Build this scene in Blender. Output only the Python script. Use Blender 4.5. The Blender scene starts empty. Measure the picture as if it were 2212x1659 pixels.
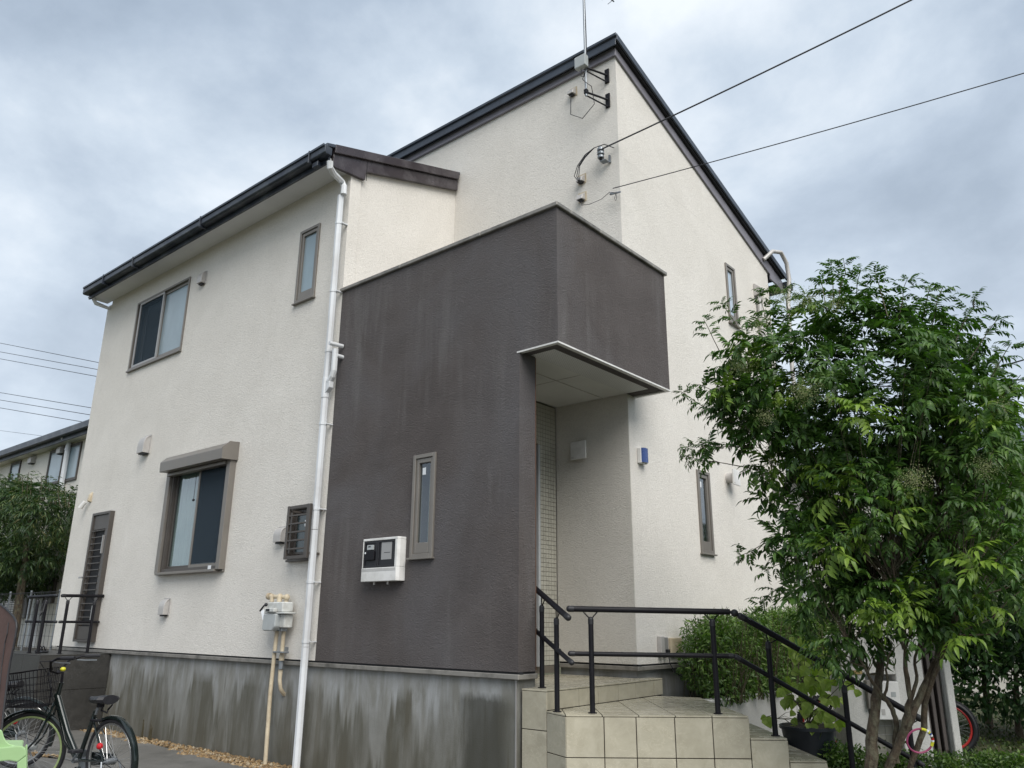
import bpy, bmesh, math, random
import numpy as np
from mathutils import Vector, Matrix
R = math.radians
random.seed(7)
rng = np.random.default_rng(11)
scene = bpy.context.scene
COL = scene.collection
W2, H2, FPX = 1106.0, 829.5, 1708.38

# ------------------------------------------------------------------ camera
YAW, PITCH, ROLL = -0.702835021, 0.293431234, 0.00745417736
f_ = Vector((math.sin(YAW)*math.cos(PITCH), math.cos(YAW)*math.cos(PITCH), math.sin(PITCH)))
r_ = Vector((math.cos(YAW), -math.sin(YAW), 0))
u_ = r_.cross(f_)
c_, s_ = math.cos(ROLL), math.sin(ROLL)
CR = c_*r_ + s_*u_
CU = -s_*r_ + c_*u_
cam = bpy.data.cameras.new('camera')
camo = bpy.data.objects.new('camera', cam)
COL.objects.link(camo)
m3 = Matrix((CR, CU, -f_)).transposed()
camo.matrix_world = m3.to_4x4()
cam.sensor_width = 36.0
cam.lens = 36.0*FPX/2212.0
cam.clip_start = 0.05
cam.clip_end = 1500
scene.camera = camo

# ------------------------------------------------------------------ node helpers
def new_mat(name):
    m = bpy.data.materials.new(name)
    m.use_nodes = True
    nt = m.node_tree
    for n in list(nt.nodes):
        nt.nodes.remove(n)
    out = nt.nodes.new('ShaderNodeOutputMaterial')
    return m, nt, out
def nd(nt, typ, **kw):
    n = nt.nodes.new(typ)
    for k, v in kw.items():
        if k in n.inputs.keys():
            n.inputs[k].default_value = v
        else:
            setattr(n, k, v)
    return n
def L(nt, a, ao, b, bi):
    nt.links.new(a.outputs[ao], b.inputs[bi])
def coords(nt, scale=(1, 1, 1), kind='Object', rot=(0, 0, 0)):
    tc = nd(nt, 'ShaderNodeTexCoord')
    mp = nd(nt, 'ShaderNodeMapping')
    mp.inputs['Scale'].default_value = scale
    mp.inputs['Rotation'].default_value = rot
    L(nt, tc, kind, mp, 'Vector')
    return mp
def noise(nt, scale, detail=3, rough=0.5, dist=0.0, vec=(1, 1, 1), kind='Object'):
    mp = coords(nt, vec, kind)
    n = nd(nt, 'ShaderNodeTexNoise', Scale=scale, Detail=detail, Roughness=rough, Distortion=dist)
    L(nt, mp, 'Vector', n, 'Vector')
    return n
def ramp(nt, src, so, stops):
    r = nd(nt, 'ShaderNodeValToRGB')
    e = r.color_ramp.elements
    while len(e) > 1:
        e.remove(e[0])
    e[0].position = stops[0][0]; e[0].color = tuple(stops[0][1])+(1,)
    for p, c in stops[1:]:
        x = e.new(p); x.color = tuple(c)+(1,)
    L(nt, src, so, r, 'Fac')
    return r
def g(v):
    return (v, v, v)
def mixc(nt, fac, a, b, blend='MIX'):
    m = nd(nt, 'ShaderNodeMix', data_type='RGBA', blend_type=blend)
    for val, idx in ((fac, 0), (a, 6), (b, 7)):
        if isinstance(val, tuple) and isinstance(val[0], bpy.types.Node):
            nt.links.new(val[0].outputs[val[1]], m.inputs[idx])
        elif idx == 0:
            m.inputs[0].default_value = val
        else:
            m.inputs[idx].default_value = tuple(val)+(1,)
    return m
def math_(nt, op, a, b=None):
    m = nd(nt, 'ShaderNodeMath', operation=op)
    for i, v in enumerate((a, b)):
        if v is None: continue
        if isinstance(v, tuple): nt.links.new(v[0].outputs[v[1]], m.inputs[i])
        else: m.inputs[i].default_value = v
    return m
def simple(name, col, rough=0.6, metal=0.0, var=0.08, vscale=6.0, bump=0.0, bscale=60.0, coat=0.0, dirt=None, vec=(1, 1, 1)):
    m, nt, out = new_mat(name)
    p = nd(nt, 'ShaderNodeBsdfPrincipled', Roughness=rough, Metallic=metal)
    p.inputs['Coat Weight'].default_value = coat
    n = noise(nt, vscale, 4, 0.6, 0, vec)
    lo = tuple(c*(1-var) for c in col); hi = tuple(min(1, c*(1+var)) for c in col)
    r = ramp(nt, n, 'Fac', [(0.3, lo), (0.7, hi)])
    src = (r, 'Color')
    if dirt:
        dn = noise(nt, dirt[1], 4, 0.65, 0, dirt[2] if len(dirt) > 2 else (1, 1, 1))
        dr = ramp(nt, dn, 'Fac', [(0.45, g(0)), (0.75, g(1))])
        mx = mixc(nt, (dr, 'Color'), (0, 0, 0), dirt[0])
        nt.links.new(r.outputs['Color'], mx.inputs[6])
        src = (mx, 2)
    nt.links.new(src[0].outputs[src[1]], p.inputs['Base Color'])
    rn = ramp(nt, n, 'Fac', [(0.2, g(max(0, rough-0.08))), (0.8, g(min(1, rough+0.08)))])
    L(nt, rn, 'Color', p, 'Roughness')
    if bump:
        bn = noise(nt, bscale, 3, 0.6)
        b = nd(nt, 'ShaderNodeBump', Strength=bump, Distance=0.01)
        L(nt, bn, 'Fac', b, 'Height'); L(nt, b, 'Normal', p, 'Normal')
    L(nt, p, 'BSDF', out, 'Surface')
    return m

# ------------------------------------------------------------------ world: overcast daylight
SUN_EL, SUN_AZ = 47.0, 118.0      # azimuth clockwise from +Y
w = bpy.data.worlds.new('World'); scene.world = w
w.use_nodes = True
nt = w.node_tree
for n in list(nt.nodes): nt.nodes.remove(n)
wo = nd(nt, 'ShaderNodeOutputWorld')
bg = nd(nt, 'ShaderNodeBackground', Strength=0.1)
sky = nd(nt, 'ShaderNodeTexSky', sky_type='NISHITA', sun_disc=False)
sky.sun_elevation = R(SUN_EL); sky.sun_rotation = R(SUN_AZ)
tc = nd(nt, 'ShaderNodeTexCoord')
sep = nd(nt, 'ShaderNodeSeparateXYZ'); L(nt, tc, 'Generated', sep, 'Vector')
zz = math_(nt, 'ADD', (math_(nt, 'MAXIMUM', (sep, 'Z'), 0.0), 'Value'), 0.38)
dx = math_(nt, 'DIVIDE', (sep, 'X'), (zz, 'Value')); dy = math_(nt, 'DIVIDE', (sep, 'Y'), (zz, 'Value'))
cmb = nd(nt, 'ShaderNodeCombineXYZ'); L(nt, dx, 'Value', cmb, 'X'); L(nt, dy, 'Value', cmb, 'Y')
cmb.inputs['Z'].default_value = 1.9
n1 = nd(nt, 'ShaderNodeTexNoise', Scale=2.6, Detail=8, Roughness=0.57, Distortion=0.12); L(nt, cmb, 'Vector', n1, 'Vector')
n2 = nd(nt, 'ShaderNodeTexNoise', Scale=1.15, Detail=3, Roughness=0.5, Distortion=0.1); L(nt, cmb, 'Vector', n2, 'Vector')
nm = math_(nt, 'ADD', (math_(nt, 'MULTIPLY', (n1, 'Fac'), 0.55), 'Value'), (math_(nt, 'MULTIPLY', (n2, 'Fac'), 0.45), 'Value'))
cl = ramp(nt, nm, 'Value', [(0.38, (1.45, 1.78, 2.22)), (0.46, (1.95, 2.32, 2.80)), (0.53, (2.6, 2.98, 3.42)), (0.63, (3.8, 4.05, 4.3))])
hz = ramp(nt, sep, 'Z', [(0.0, g(1)), (0.30, g(0.55)), (0.62, g(0))])
hm = mixc(nt, (math_(nt, 'MULTIPLY', (hz, 'Color'), 0.42), 'Value'), (0, 0, 0), (3.8, 4.1, 4.4))
L(nt, cl, 'Color', hm, 6)
mx = mixc(nt, 0.96, (0, 0, 0), (0, 0, 0))
L(nt, sky, 'Color', mx, 6); nt.links.new(hm.outputs[2], mx.inputs[7])
nt.links.new(mx.outputs[2], bg.inputs['Color'])
L(nt, bg, 'Background', wo, 'Surface')

sun = bpy.data.lights.new('sun', 'SUN')
sun.energy = 1.5; sun.angle = R(48); sun.color = (1.0, 0.965, 0.91)
suno = bpy.data.objects.new('sun', sun); COL.objects.link(suno)
sd = Vector((math.sin(R(SUN_AZ))*math.cos(R(SUN_EL)), math.cos(R(SUN_AZ))*math.cos(R(SUN_EL)), math.sin(R(SUN_EL))))
suno.rotation_euler = sd.to_track_quat('Z', 'Y').to_euler()

scene.view_settings.view_transform = 'Standard'
scene.view_settings.look = 'None'
scene.view_settings.exposure = 1.33
scene.view_settings.gamma = 1.0
scene.view_settings.use_curve_mapping = False

# ------------------------------------------------------------------ geometry helpers
def ray(x, y):
    return CR*((x-W2)/FPX) + CU*(-(y-H2)/FPX) + f_
def at(x, y, ax, val):           # the point seen at (x, y) of the photograph on the plane ax = val
    d = ray(x, y); return d*(val/d[ax])
class Fr:                        # local frame: u along, n outward, v up
    def __init__(s, o=(0, 0, 0), u=(1, 0, 0), n=(0, -1, 0), v=(0, 0, 1)):
        s.o, s.u, s.n, s.v = Vector(o), Vector(u).normalized(), Vector(n).normalized(), Vector(v).normalized()
    def __call__(s, a, b, c):
        return s.o + s.u*a + s.n*b + s.v*c
WORLD = Fr((0, 0, 0), (1, 0, 0), (0, 1, 0))
FA = Fr((0, 5.3, 0))                         # front wall, u = world X
FB = Fr((-4.40, 0, 0), (0, 1, 0), (1, 0, 0)) # right wall, u = world Y
class M:
    def __init__(s, fr=WORLD):
        s.v, s.f, s.fr = [], [], fr
    def box(s, u, n, v):
        b = len(s.v)
        for i in (0, 1):
            for j in (0, 1):
                for k in (0, 1):
                    s.v.append(s.fr(u[i], n[j], v[k]))
        for q in ((0, 1, 3, 2), (4, 6, 7, 5), (0, 4, 5, 1), (2, 3, 7, 6), (0, 2, 6, 4), (1, 5, 7, 3)):
            s.f.append([b+i for i in q])
        return s
    def prism(s, poly, n0, n1):            # poly in (u, v), extruded along n
        b = len(s.v); k = len(poly)
        for n in (n0, n1):
            for p in poly: s.v.append(s.fr(p[0], n, p[1]))
        s.f.append([b+i for i in range(k)]); s.f.append([b+k+i for i in reversed(range(k))])
        for i in range(k):
            j = (i+1) % k; s.f.append([b+i, b+j, b+k+j, b+k+i])
        return s
    def slab(s, poly, z0, z1):             # poly in (u, n), extruded along v
        b = len(s.v); k = len(poly)
        for z in (z0, z1):
            for p in poly: s.v.append(s.fr(p[0], p[1], z))
        s.f.append([b+i for i in range(k)]); s.f.append([b+k+i for i in reversed(range(k))])
        for i in range(k):
            j = (i+1) % k; s.f.append([b+i, b+j, b+k+j, b+k+i])
        return s
    def tube(s, pts, r, sides=8, caps=True, local=False, flat=None):
        P = [s.fr(*p) if local else Vector(p) for p in pts]
        rs = r if isinstance(r, (list, tuple)) else [r]*len(P)
        b = len(s.v); prev = None
        for i, p in enumerate(P):
            t = (P[min(i+1, len(P)-1)] - P[max(i-1, 0)]).normalized()
            if prev is None:
                a = Vector((0, 0, 1)) if abs(t.z) < 0.9 else Vector((1, 0, 0))
                x = t.cross(a).normalized()
            else:
                x = (prev - t*prev.dot(t)).normalized()
            prev = x; y = t.cross(x)
            for k in range(sides):
                an = 2*math.pi*(k+0.5)/sides
                s.v.append(p + x*math.cos(an)*rs[i] + y*math.sin(an)*rs[i]*(flat or 1))
        for i in range(len(P)-1):
            for k in range(sides):
                k2 = (k+1) % sides
                s.f.append([b+i*sides+k, b+i*sides+k2, b+(i+1)*sides+k2, b+(i+1)*sides+k])
        if caps:
            s.f.append([b+k for k in range(sides)])
            s.f.append([b+(len(P)-1)*sides+k for k in reversed(range(sides))])
        return s
    def ball(s, c, r, seg=10, rings=6, sc=(1, 1, 1)):
        b = len(s.v); c = Vector(c)
        for i in range(1, rings):
            th = math.pi*i/rings
            for k in range(seg):
                ph = 2*math.pi*k/seg
                s.v.append(c + Vector((r*sc[0]*math.sin(th)*math.cos(ph), r*sc[1]*math.sin(th)*math.sin(ph), r*sc[2]*math.cos(th))))
        s.v.append(c+Vector((0, 0, r*sc[2]))); s.v.append(c-Vector((0, 0, r*sc[2])))
        t = len(s.v)-2
        for i in range(rings-2):
            for k in range(seg):
                k2 = (k+1) % seg
                s.f.append([b+i*seg+k, b+(i+1)*seg+k, b+(i+1)*seg+k2, b+i*seg+k2])
        for k in range(seg):
            k2 = (k+1) % seg
            s.f.append([t, b+k, b+k2]); s.f.append([t+1, b+(rings-2)*seg+k2, b+(rings-2)*seg+k])
        return s
    def build(s, name, mat, parent=None, bevel=0, smooth=False, segs=1):
        me = bpy.data.meshes.new(name)
        me.from_pydata([tuple(v) for v in s.v], [], s.f)
        bm = bmesh.new(); bm.from_mesh(me)
        bmesh.ops.recalc_face_normals(bm, faces=bm.faces)
        if bevel:
            ed = [e for e in bm.edges if len(e.link_faces) == 2 and e.calc_face_angle(0) > 0.5]
            bmesh.ops.bevel(bm, geom=ed, offset=bevel, segments=segs, affect='EDGES', profile=0.6, clamp_overlap=True)
        bm.to_mesh(me); bm.free()
        if smooth:
            me.polygons.foreach_set('use_smooth', [True]*len(me.polygons))
            try: me.set_sharp_from_angle(angle=R(38))
            except Exception: pass
        return link(name, me, mat, parent)
def link(name, me, mat, parent=None):
    o = bpy.data.objects.new(name, me)
    COL.objects.link(o)
    if mat is not None and not me.materials: me.materials.append(mat)
    if parent is not None: o.parent = parent
    return o
def tag(o, label=None, cat=None, group=None, kind=None):
    if label: o['label'] = label
    if cat: o['category'] = cat
    if group: o['group'] = group
    if kind: o['kind'] = kind
    return o
def thing(name, label, cat, group=None, loc=None):
    # an Empty at the thing's base; children keep world coordinates through the parent inverse
    o = bpy.data.objects.new(name, None); COL.objects.link(o)
    o.empty_display_size = 0.1
    if loc is not None: o.location = loc
    return tag(o, label, cat, group)
def rehome():
    # parts were written in world coordinates: cancel the parent's offset once
    for o in bpy.data.objects:
        if o.parent and not o.get('_loc'):
            o.matrix_parent_inverse = Matrix.Translation(-world_loc(o.parent))
    for o in bpy.data.objects:
        if '_loc' in o: del o['_loc']
def world_loc(o):
    v = Vector((0, 0, 0))
    if o.type == 'EMPTY': v = v + o.location
    return v
def strip_poly(u0, u1, v0, v1, holes, n0, n1, m):   # wall slab with rectangular holes
    us = sorted(set([u0, u1]+[h[0] for h in holes]+[h[1] for h in holes]))
    vs = sorted(set([v0, v1]+[h[2] for h in holes]+[h[3] for h in holes]))
    for i in range(len(us)-1):
        a, b = us[i], us[i+1]; run = None
        for j in range(len(vs)-1):
            c, d = vs[j], vs[j+1]
            cu, cv = (a+b)/2, (c+d)/2
            if any(h[0] < cu < h[1] and h[2] < cv < h[3] for h in holes):
                if run: m.box((a, b), (n0, n1), run); run = None
            else: run = (run[0], d) if run else (c, d)
        if run: m.box((a, b), (n0, n1), run)
    return m

# ------------------------------------------------------------------ materials
def stucco(name, lo, hi, streak=None, bump=0.65, big=None, scale=26):
    m, nt, out = new_mat(name)
    p = nd(nt, 'ShaderNodeBsdfPrincipled', Roughness=0.88)
    n = noise(nt, 1.3, 5, 0.6, 0.4)
    r = ramp(nt, n, 'Fac', [(0.3, lo), (0.7, hi)])
    wig = noise(nt, scale, 4, 0.6, 2.6, (1, 1, 1.25))
    src = (r, 'Color')
    if big:
        bn = noise(nt, 0.55, 4, 0.6, 0.6, (1, 1, 0.8))
        br = ramp(nt, bn, 'Fac', [(0.42, g(0)), (0.62, g(1))])
        mx = mixc(nt, (br, 'Color'), (0, 0, 0), big); nt.links.new(r.outputs['Color'], mx.inputs[6]); src = (mx, 2)
    if streak:
        col, amt = streak
        sn = noise(nt, 3.4, 6, 0.62, 0.35, (1.5, 1.5, 0.13))
        sn2 = noise(nt, 1.1, 3, 0.5, 0)
        ml = math_(nt, 'MULTIPLY', (ramp(nt, sn, 'Fac', [(0.50, g(0)), (0.70, g(1))]), 'Color'), (ramp(nt, sn2, 'Fac', [(0.38, g(0)), (0.62, g(amt))]), 'Color'))
        mx = mixc(nt, (ml, 'Value'), (0, 0, 0), col); nt.links.new(src[0].outputs[src[1]], mx.inputs[6]); src = (mx, 2)
    wr = ramp(nt, wig, 'Fac', [(0.36, g(0.88)), (0.56, g(1.0))])
    mul = mixc(nt, 1.0, (1, 1, 1), (1, 1, 1), 'MULTIPLY')
    nt.links.new(src[0].outputs[src[1]], mul.inputs[6]); nt.links.new(wr.outputs['Color'], mul.inputs[7])
    nt.links.new(mul.outputs[2], p.inputs['Base Color'])
    b = nd(nt, 'ShaderNodeBump', Strength=bump, Distance=0.016)
    L(nt, wig, 'Fac', b, 'Height'); L(nt, b, 'Normal', p, 'Normal')
    L(nt, p, 'BSDF', out, 'Surface')
    return m
MT = {}
MT['cream'] = stucco('cream stucco', (0.69, 0.655, 0.60), (0.76, 0.725, 0.67), ((0.58, 0.55, 0.50), 0.18))
MT['porch'] = stucco('shade painted cream stucco', (0.60, 0.572, 0.52), (0.67, 0.64, 0.585), None, 0.7)  # same paint as the cream wall, porch shade darkened into its colour
MT['dark'] = stucco('dark brown stucco', (0.070, 0.059, 0.056), (0.104, 0.090, 0.086), ((0.155, 0.146, 0.143), 0.65), 0.9, (0.106, 0.098, 0.100))
MT['ncream'] = stucco('neighbour stucco', (0.64, 0.61, 0.55), (0.73, 0.70, 0.64), ((0.5, 0.47, 0.42), 0.3), 0.3)
MT['taupe'] = simple('taupe aluminium', (0.195, 0.178, 0.158), 0.42, 0.25, 0.07, 3)
MT['taupe_d'] = simple('brown aluminium', (0.080, 0.070, 0.062), 0.45, 0.2, 0.08, 3)
MT['silver'] = simple('pale grey aluminium', (0.36, 0.35, 0.34), 0.38, 0.4, 0.06, 3)
MT['flash'] = simple('grey flashing', (0.235, 0.222, 0.20), 0.5, 0.2, 0.12, 3, dirt=((0.09, 0.085, 0.075), 5))
MT['black'] = simple('black gap', (0.012, 0.012, 0.014), 0.7)
MT['navy'] = simple('dark gutter metal', (0.026, 0.032, 0.046), 0.38, 0.2, 0.15, 2, dirt=((0.09, 0.1, 0.11), 3))
MT['roofm'] = simple('charcoal roof metal', (0.050, 0.062, 0.082), 0.42, 0.2, 0.15, 1.4, dirt=((0.035, 0.04, 0.05), 4))
MT['trim'] = simple('brown painted board', (0.042, 0.034, 0.038), 0.26, 0.0, 0.18, 2.5, bump=0.15, bscale=25, dirt=((0.10, 0.09, 0.095), 3))
MT['trim2'] = simple('purple grey board', (0.20, 0.19, 0.215), 0.42, 0.0, 0.14, 3)
MT['white'] = simple('white pvc', (0.66, 0.68, 0.70), 0.35, 0, 0.05, 4, dirt=((0.5, 0.5, 0.5), 2))
MT['whitep'] = simple('white plastic', (0.70, 0.69, 0.67), 0.4, 0, 0.06, 5, dirt=((0.5, 0.49, 0.46), 4))
MT['hood'] = simple('grey painted hood', (0.46, 0.44, 0.42), 0.45, 0.2, 0.08, 8)
MT['beige'] = simple('aged cream plastic', (0.55, 0.47, 0.34), 0.5, 0, 0.12, 9, dirt=((0.38, 0.30, 0.2), 8))
MT['gasw'] = simple('gas meter enamel', (0.55, 0.56, 0.54), 0.42, 0, 0.07, 7, dirt=((0.35, 0.34, 0.31), 9))
MT['gasg'] = simple('gas meter lens', (0.38, 0.40, 0.40), 0.15, 0, 0.07, 12)
MT['steel'] = simple('galvanised steel', (0.27, 0.29, 0.31), 0.45, 0.7, 0.15, 12)
MT['rail'] = simple('black brown handrail', (0.008, 0.0075, 0.010), 0.48, 0.0, 0.2, 20, bump=0.12, bscale=180)
MT['rail'].node_tree.nodes['Principled BSDF'].inputs['Specular IOR Level'].default_value = 0.22
MT['rubber'] = simple('black rubber', (0.014, 0.014, 0.017), 0.55, 0, 0.2, 20)
MT['wire'] = simple('black cable', (0.016, 0.017, 0.022), 0.6)
MT['blue'] = simple('blue panel', (0.035, 0.07, 0.22), 0.25, 0, 0.1, 10)
MT['green'] = simple('pale green plastic', (0.33, 0.50, 0.24), 0.4, 0, 0.06, 4)
MT['brownfab'] = simple('brown fabric', (0.085, 0.048, 0.04), 0.85, 0, 0.2, 6, bump=0.5, bscale=14)
MT['frame'] = simple('dark green bike paint', (0.008, 0.014, 0.013), 0.22, 0.2, 0.2, 6, coat=0.5)
MT['limerim'] = simple('lime rim', (0.30, 0.38, 0.17), 0.4, 0.1, 0.1, 9)
MT['grayrim'] = simple('alloy rim', (0.38, 0.38, 0.37), 0.3, 0.8, 0.1, 9)
MT['redrim'] = simple('red rim', (0.45, 0.03, 0.025), 0.35, 0.1, 0.15, 9)
MT['chrome'] = simple('spoke steel', (0.55, 0.55, 0.55), 0.25, 0.9, 0.1, 9)
MT['yellow'] = simple('yellow plastic', (0.55, 0.53, 0.03), 0.4)
MT['redp'] = simple('red reflector', (0.45, 0.01, 0.015), 0.2, 0, 0.1, 9)
MT['pink'] = simple('pink rubber hoop', (0.26, 0.045, 0.11), 0.45, 0, 0.2, 30)
MT['gold'] = simple('brass plate', (0.42, 0.31, 0.13), 0.4, 0.5, 0.15, 20)
MT['goldd'] = simple('brass engraving', (0.14, 0.09, 0.035), 0.5, 0.3)
MT['bark'] = simple('tree bark', (0.075, 0.055, 0.036), 0.9, 0, 0.55, 26, bump=1.0, bscale=70, dirt=((0.17, 0.165, 0.11), 22, (1, 1, 0.6)), vec=(1, 1, 0.5))
MT['slat'] = simple('brown grey slat post', (0.105, 0.088, 0.080), 0.6, 0, 0.15, 5, vec=(1, 1, 0.2))
MT['pot'] = simple('black plastic pot', (0.012, 0.016, 0.022), 0.4)
MT['soil'] = simple('dark soil', (0.035, 0.028, 0.02), 0.95, 0, 0.4, 9, bump=0.8, bscale=50)
MT['asphalt'] = simple('wet concrete drive', (0.13, 0.125, 0.115), 0.55, 0, 0.25, 1.2, bump=0.35, bscale=60, dirt=((0.07, 0.068, 0.06), 2.2))
MT['slate'] = simple('blue grey slate roof', (0.13, 0.16, 0.20), 0.6, 0, 0.2, 4)
MT['curtain'] = simple('grey green curtain', (0.27, 0.33, 0.31), 0.9, 0, 0.14, 3.5, vec=(6, 6, 0.2))
MT['room'] = simple('dark room', (0.03, 0.03, 0.033), 0.9)
MT['plaster'] = stucco('white garden wall', (0.55, 0.54, 0.51), (0.66, 0.65, 0.62), ((0.4, 0.39, 0.35), 0.5), 0.4)
MT['sticker'] = simple('white sticker', (0.72, 0.74, 0.76), 0.4)
MT['orange'] = simple('brown sealant edge', (0.13, 0.06, 0.03), 0.6)

def glass_mat(name, col, alpha, rough=0.03):
    m, nt, out = new_mat(name)
    gl = nd(nt, 'ShaderNodeBsdfGlossy', Roughness=rough); gl.inputs['Color'].default_value = (0.9, 0.95, 1, 1)
    tr = nd(nt, 'ShaderNodeBsdfTransparent'); tr.inputs['Color'].default_value = tuple(col)+(1,)
    fr = nd(nt, 'ShaderNodeFresnel', IOR=1.52)
    wv = noise(nt, 2.0, 2, 0.5)
    bp = nd(nt, 'ShaderNodeBump', Strength=0.02, Distance=0.02); L(nt, wv, 'Fac', bp, 'Height')
    L(nt, bp, 'Normal', gl, 'Normal')
    ad = math_(nt, 'ADD', (math_(nt, 'MULTIPLY', (fr, 'Fac'), 2.0), 'Value'), alpha)
    ge = nd(nt, 'ShaderNodeNewGeometry')
    ad = math_(nt, 'MULTIPLY', (ad, 'Value'), (math_(nt, 'SUBTRACT', 1.0, (ge, 'Backfacing')), 'Value'))
    mx = nd(nt, 'ShaderNodeMixShader'); L(nt, ad, 'Value', mx, 'Fac'); L(nt, tr, 'BSDF', mx, 1); L(nt, gl, 'BSDF', mx, 2)
    L(nt, mx, 'Shader', out, 'Surface')
    return m
MT['glass'] = glass_mat('window glass', (0.86, 0.9, 0.9), 0.03)
MT['glass2'] = glass_mat('screened glass', (0.32, 0.36, 0.38), 0.02)
def frosted(name, col, rough=0.28, bs=0.25):
    m, nt, out = new_mat(name)
    p = nd(nt, 'ShaderNodeBsdfPrincipled', Roughness=rough); p.inputs['Coat Weight'].default_value = 0.5
    n = noise(nt, 2.2, 3, 0.5, 0, (1, 1, 0.5))
    r = ramp(nt, n, 'Fac', [(0.35, tuple(c*0.85 for c in col)), (0.7, tuple(c*1.12 for c in col))])
    L(nt, r, 'Color', p, 'Base Color')
    b = nd(nt, 'ShaderNodeBump', Strength=bs, Distance=0.003); bn = noise(nt, 220, 2); L(nt, bn, 'Fac', b, 'Height'); L(nt, b, 'Normal', p, 'Normal')
    L(nt, p, 'BSDF', out, 'Surface')
    return m
MT['frost'] = frosted('frosted glass', (0.235, 0.31, 0.35))
MT['sky'] = frosted('painted sky reflection', (0.42, 0.50, 0.58), 0.15, 0.1)  # bright sky reflection painted into the pane colour
MT['frostd'] = frosted('dark figured glass', (0.035, 0.055, 0.06), 0.2)
def screen_mat():
    m, nt, out = new_mat('insect screen')
    d = nd(nt, 'ShaderNodeBsdfDiffuse'); n = noise(nt, 500, 1); r = ramp(nt, n, 'Fac', [(0.4, (0.035, 0.048, 0.06)), (0.6, (0.06, 0.08, 0.10))]); L(nt, r, 'Color', d, 'Color')
    tr = nd(nt, 'ShaderNodeBsdfTransparent'); mx = nd(nt, 'ShaderNodeMixShader'); mx.inputs['Fac'].default_value = 0.35
    L(nt, d, 'BSDF', mx, 1); L(nt, tr, 'BSDF', mx, 2); L(nt, mx, 'Shader', out, 'Surface'); return m
MT['screen'] = screen_mat()

def soffit_mat():
    m, nt, out = new_mat('perforated soffit board')
    p = nd(nt, 'ShaderNodeBsdfPrincipled', Roughness=0.8)
    mp = coords(nt, (1, 1, 0.001))
    v = nd(nt, 'ShaderNodeTexVoronoi', Scale=38.0, Randomness=0.0); L(nt, mp, 'Vector', v, 'Vector')
    r = ramp(nt, v, 'Distance', [(0.16, g(0.3)), (0.24, g(0.70))])
    n = noise(nt, 2, 3); rn = ramp(nt, n, 'Fac', [(0.3, g(0.9)), (0.7, g(1.0))])
    mul = mixc(nt, 1.0, (1, 1, 1), (1, 1, 1), 'MULTIPLY'); nt.links.new(r.outputs['Color'], mul.inputs[6]); nt.links.new(rn.outputs['Color'], mul.inputs[7])
    nt.links.new(mul.outputs[2], p.inputs['Base Color']); L(nt, p, 'BSDF', out, 'Surface')
    return m
MT['soffit'] = soffit_mat()
MT['ceil'] = simple('plain soffit board', (0.68, 0.68, 0.66), 0.8, 0, 0.06, 2)

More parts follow.
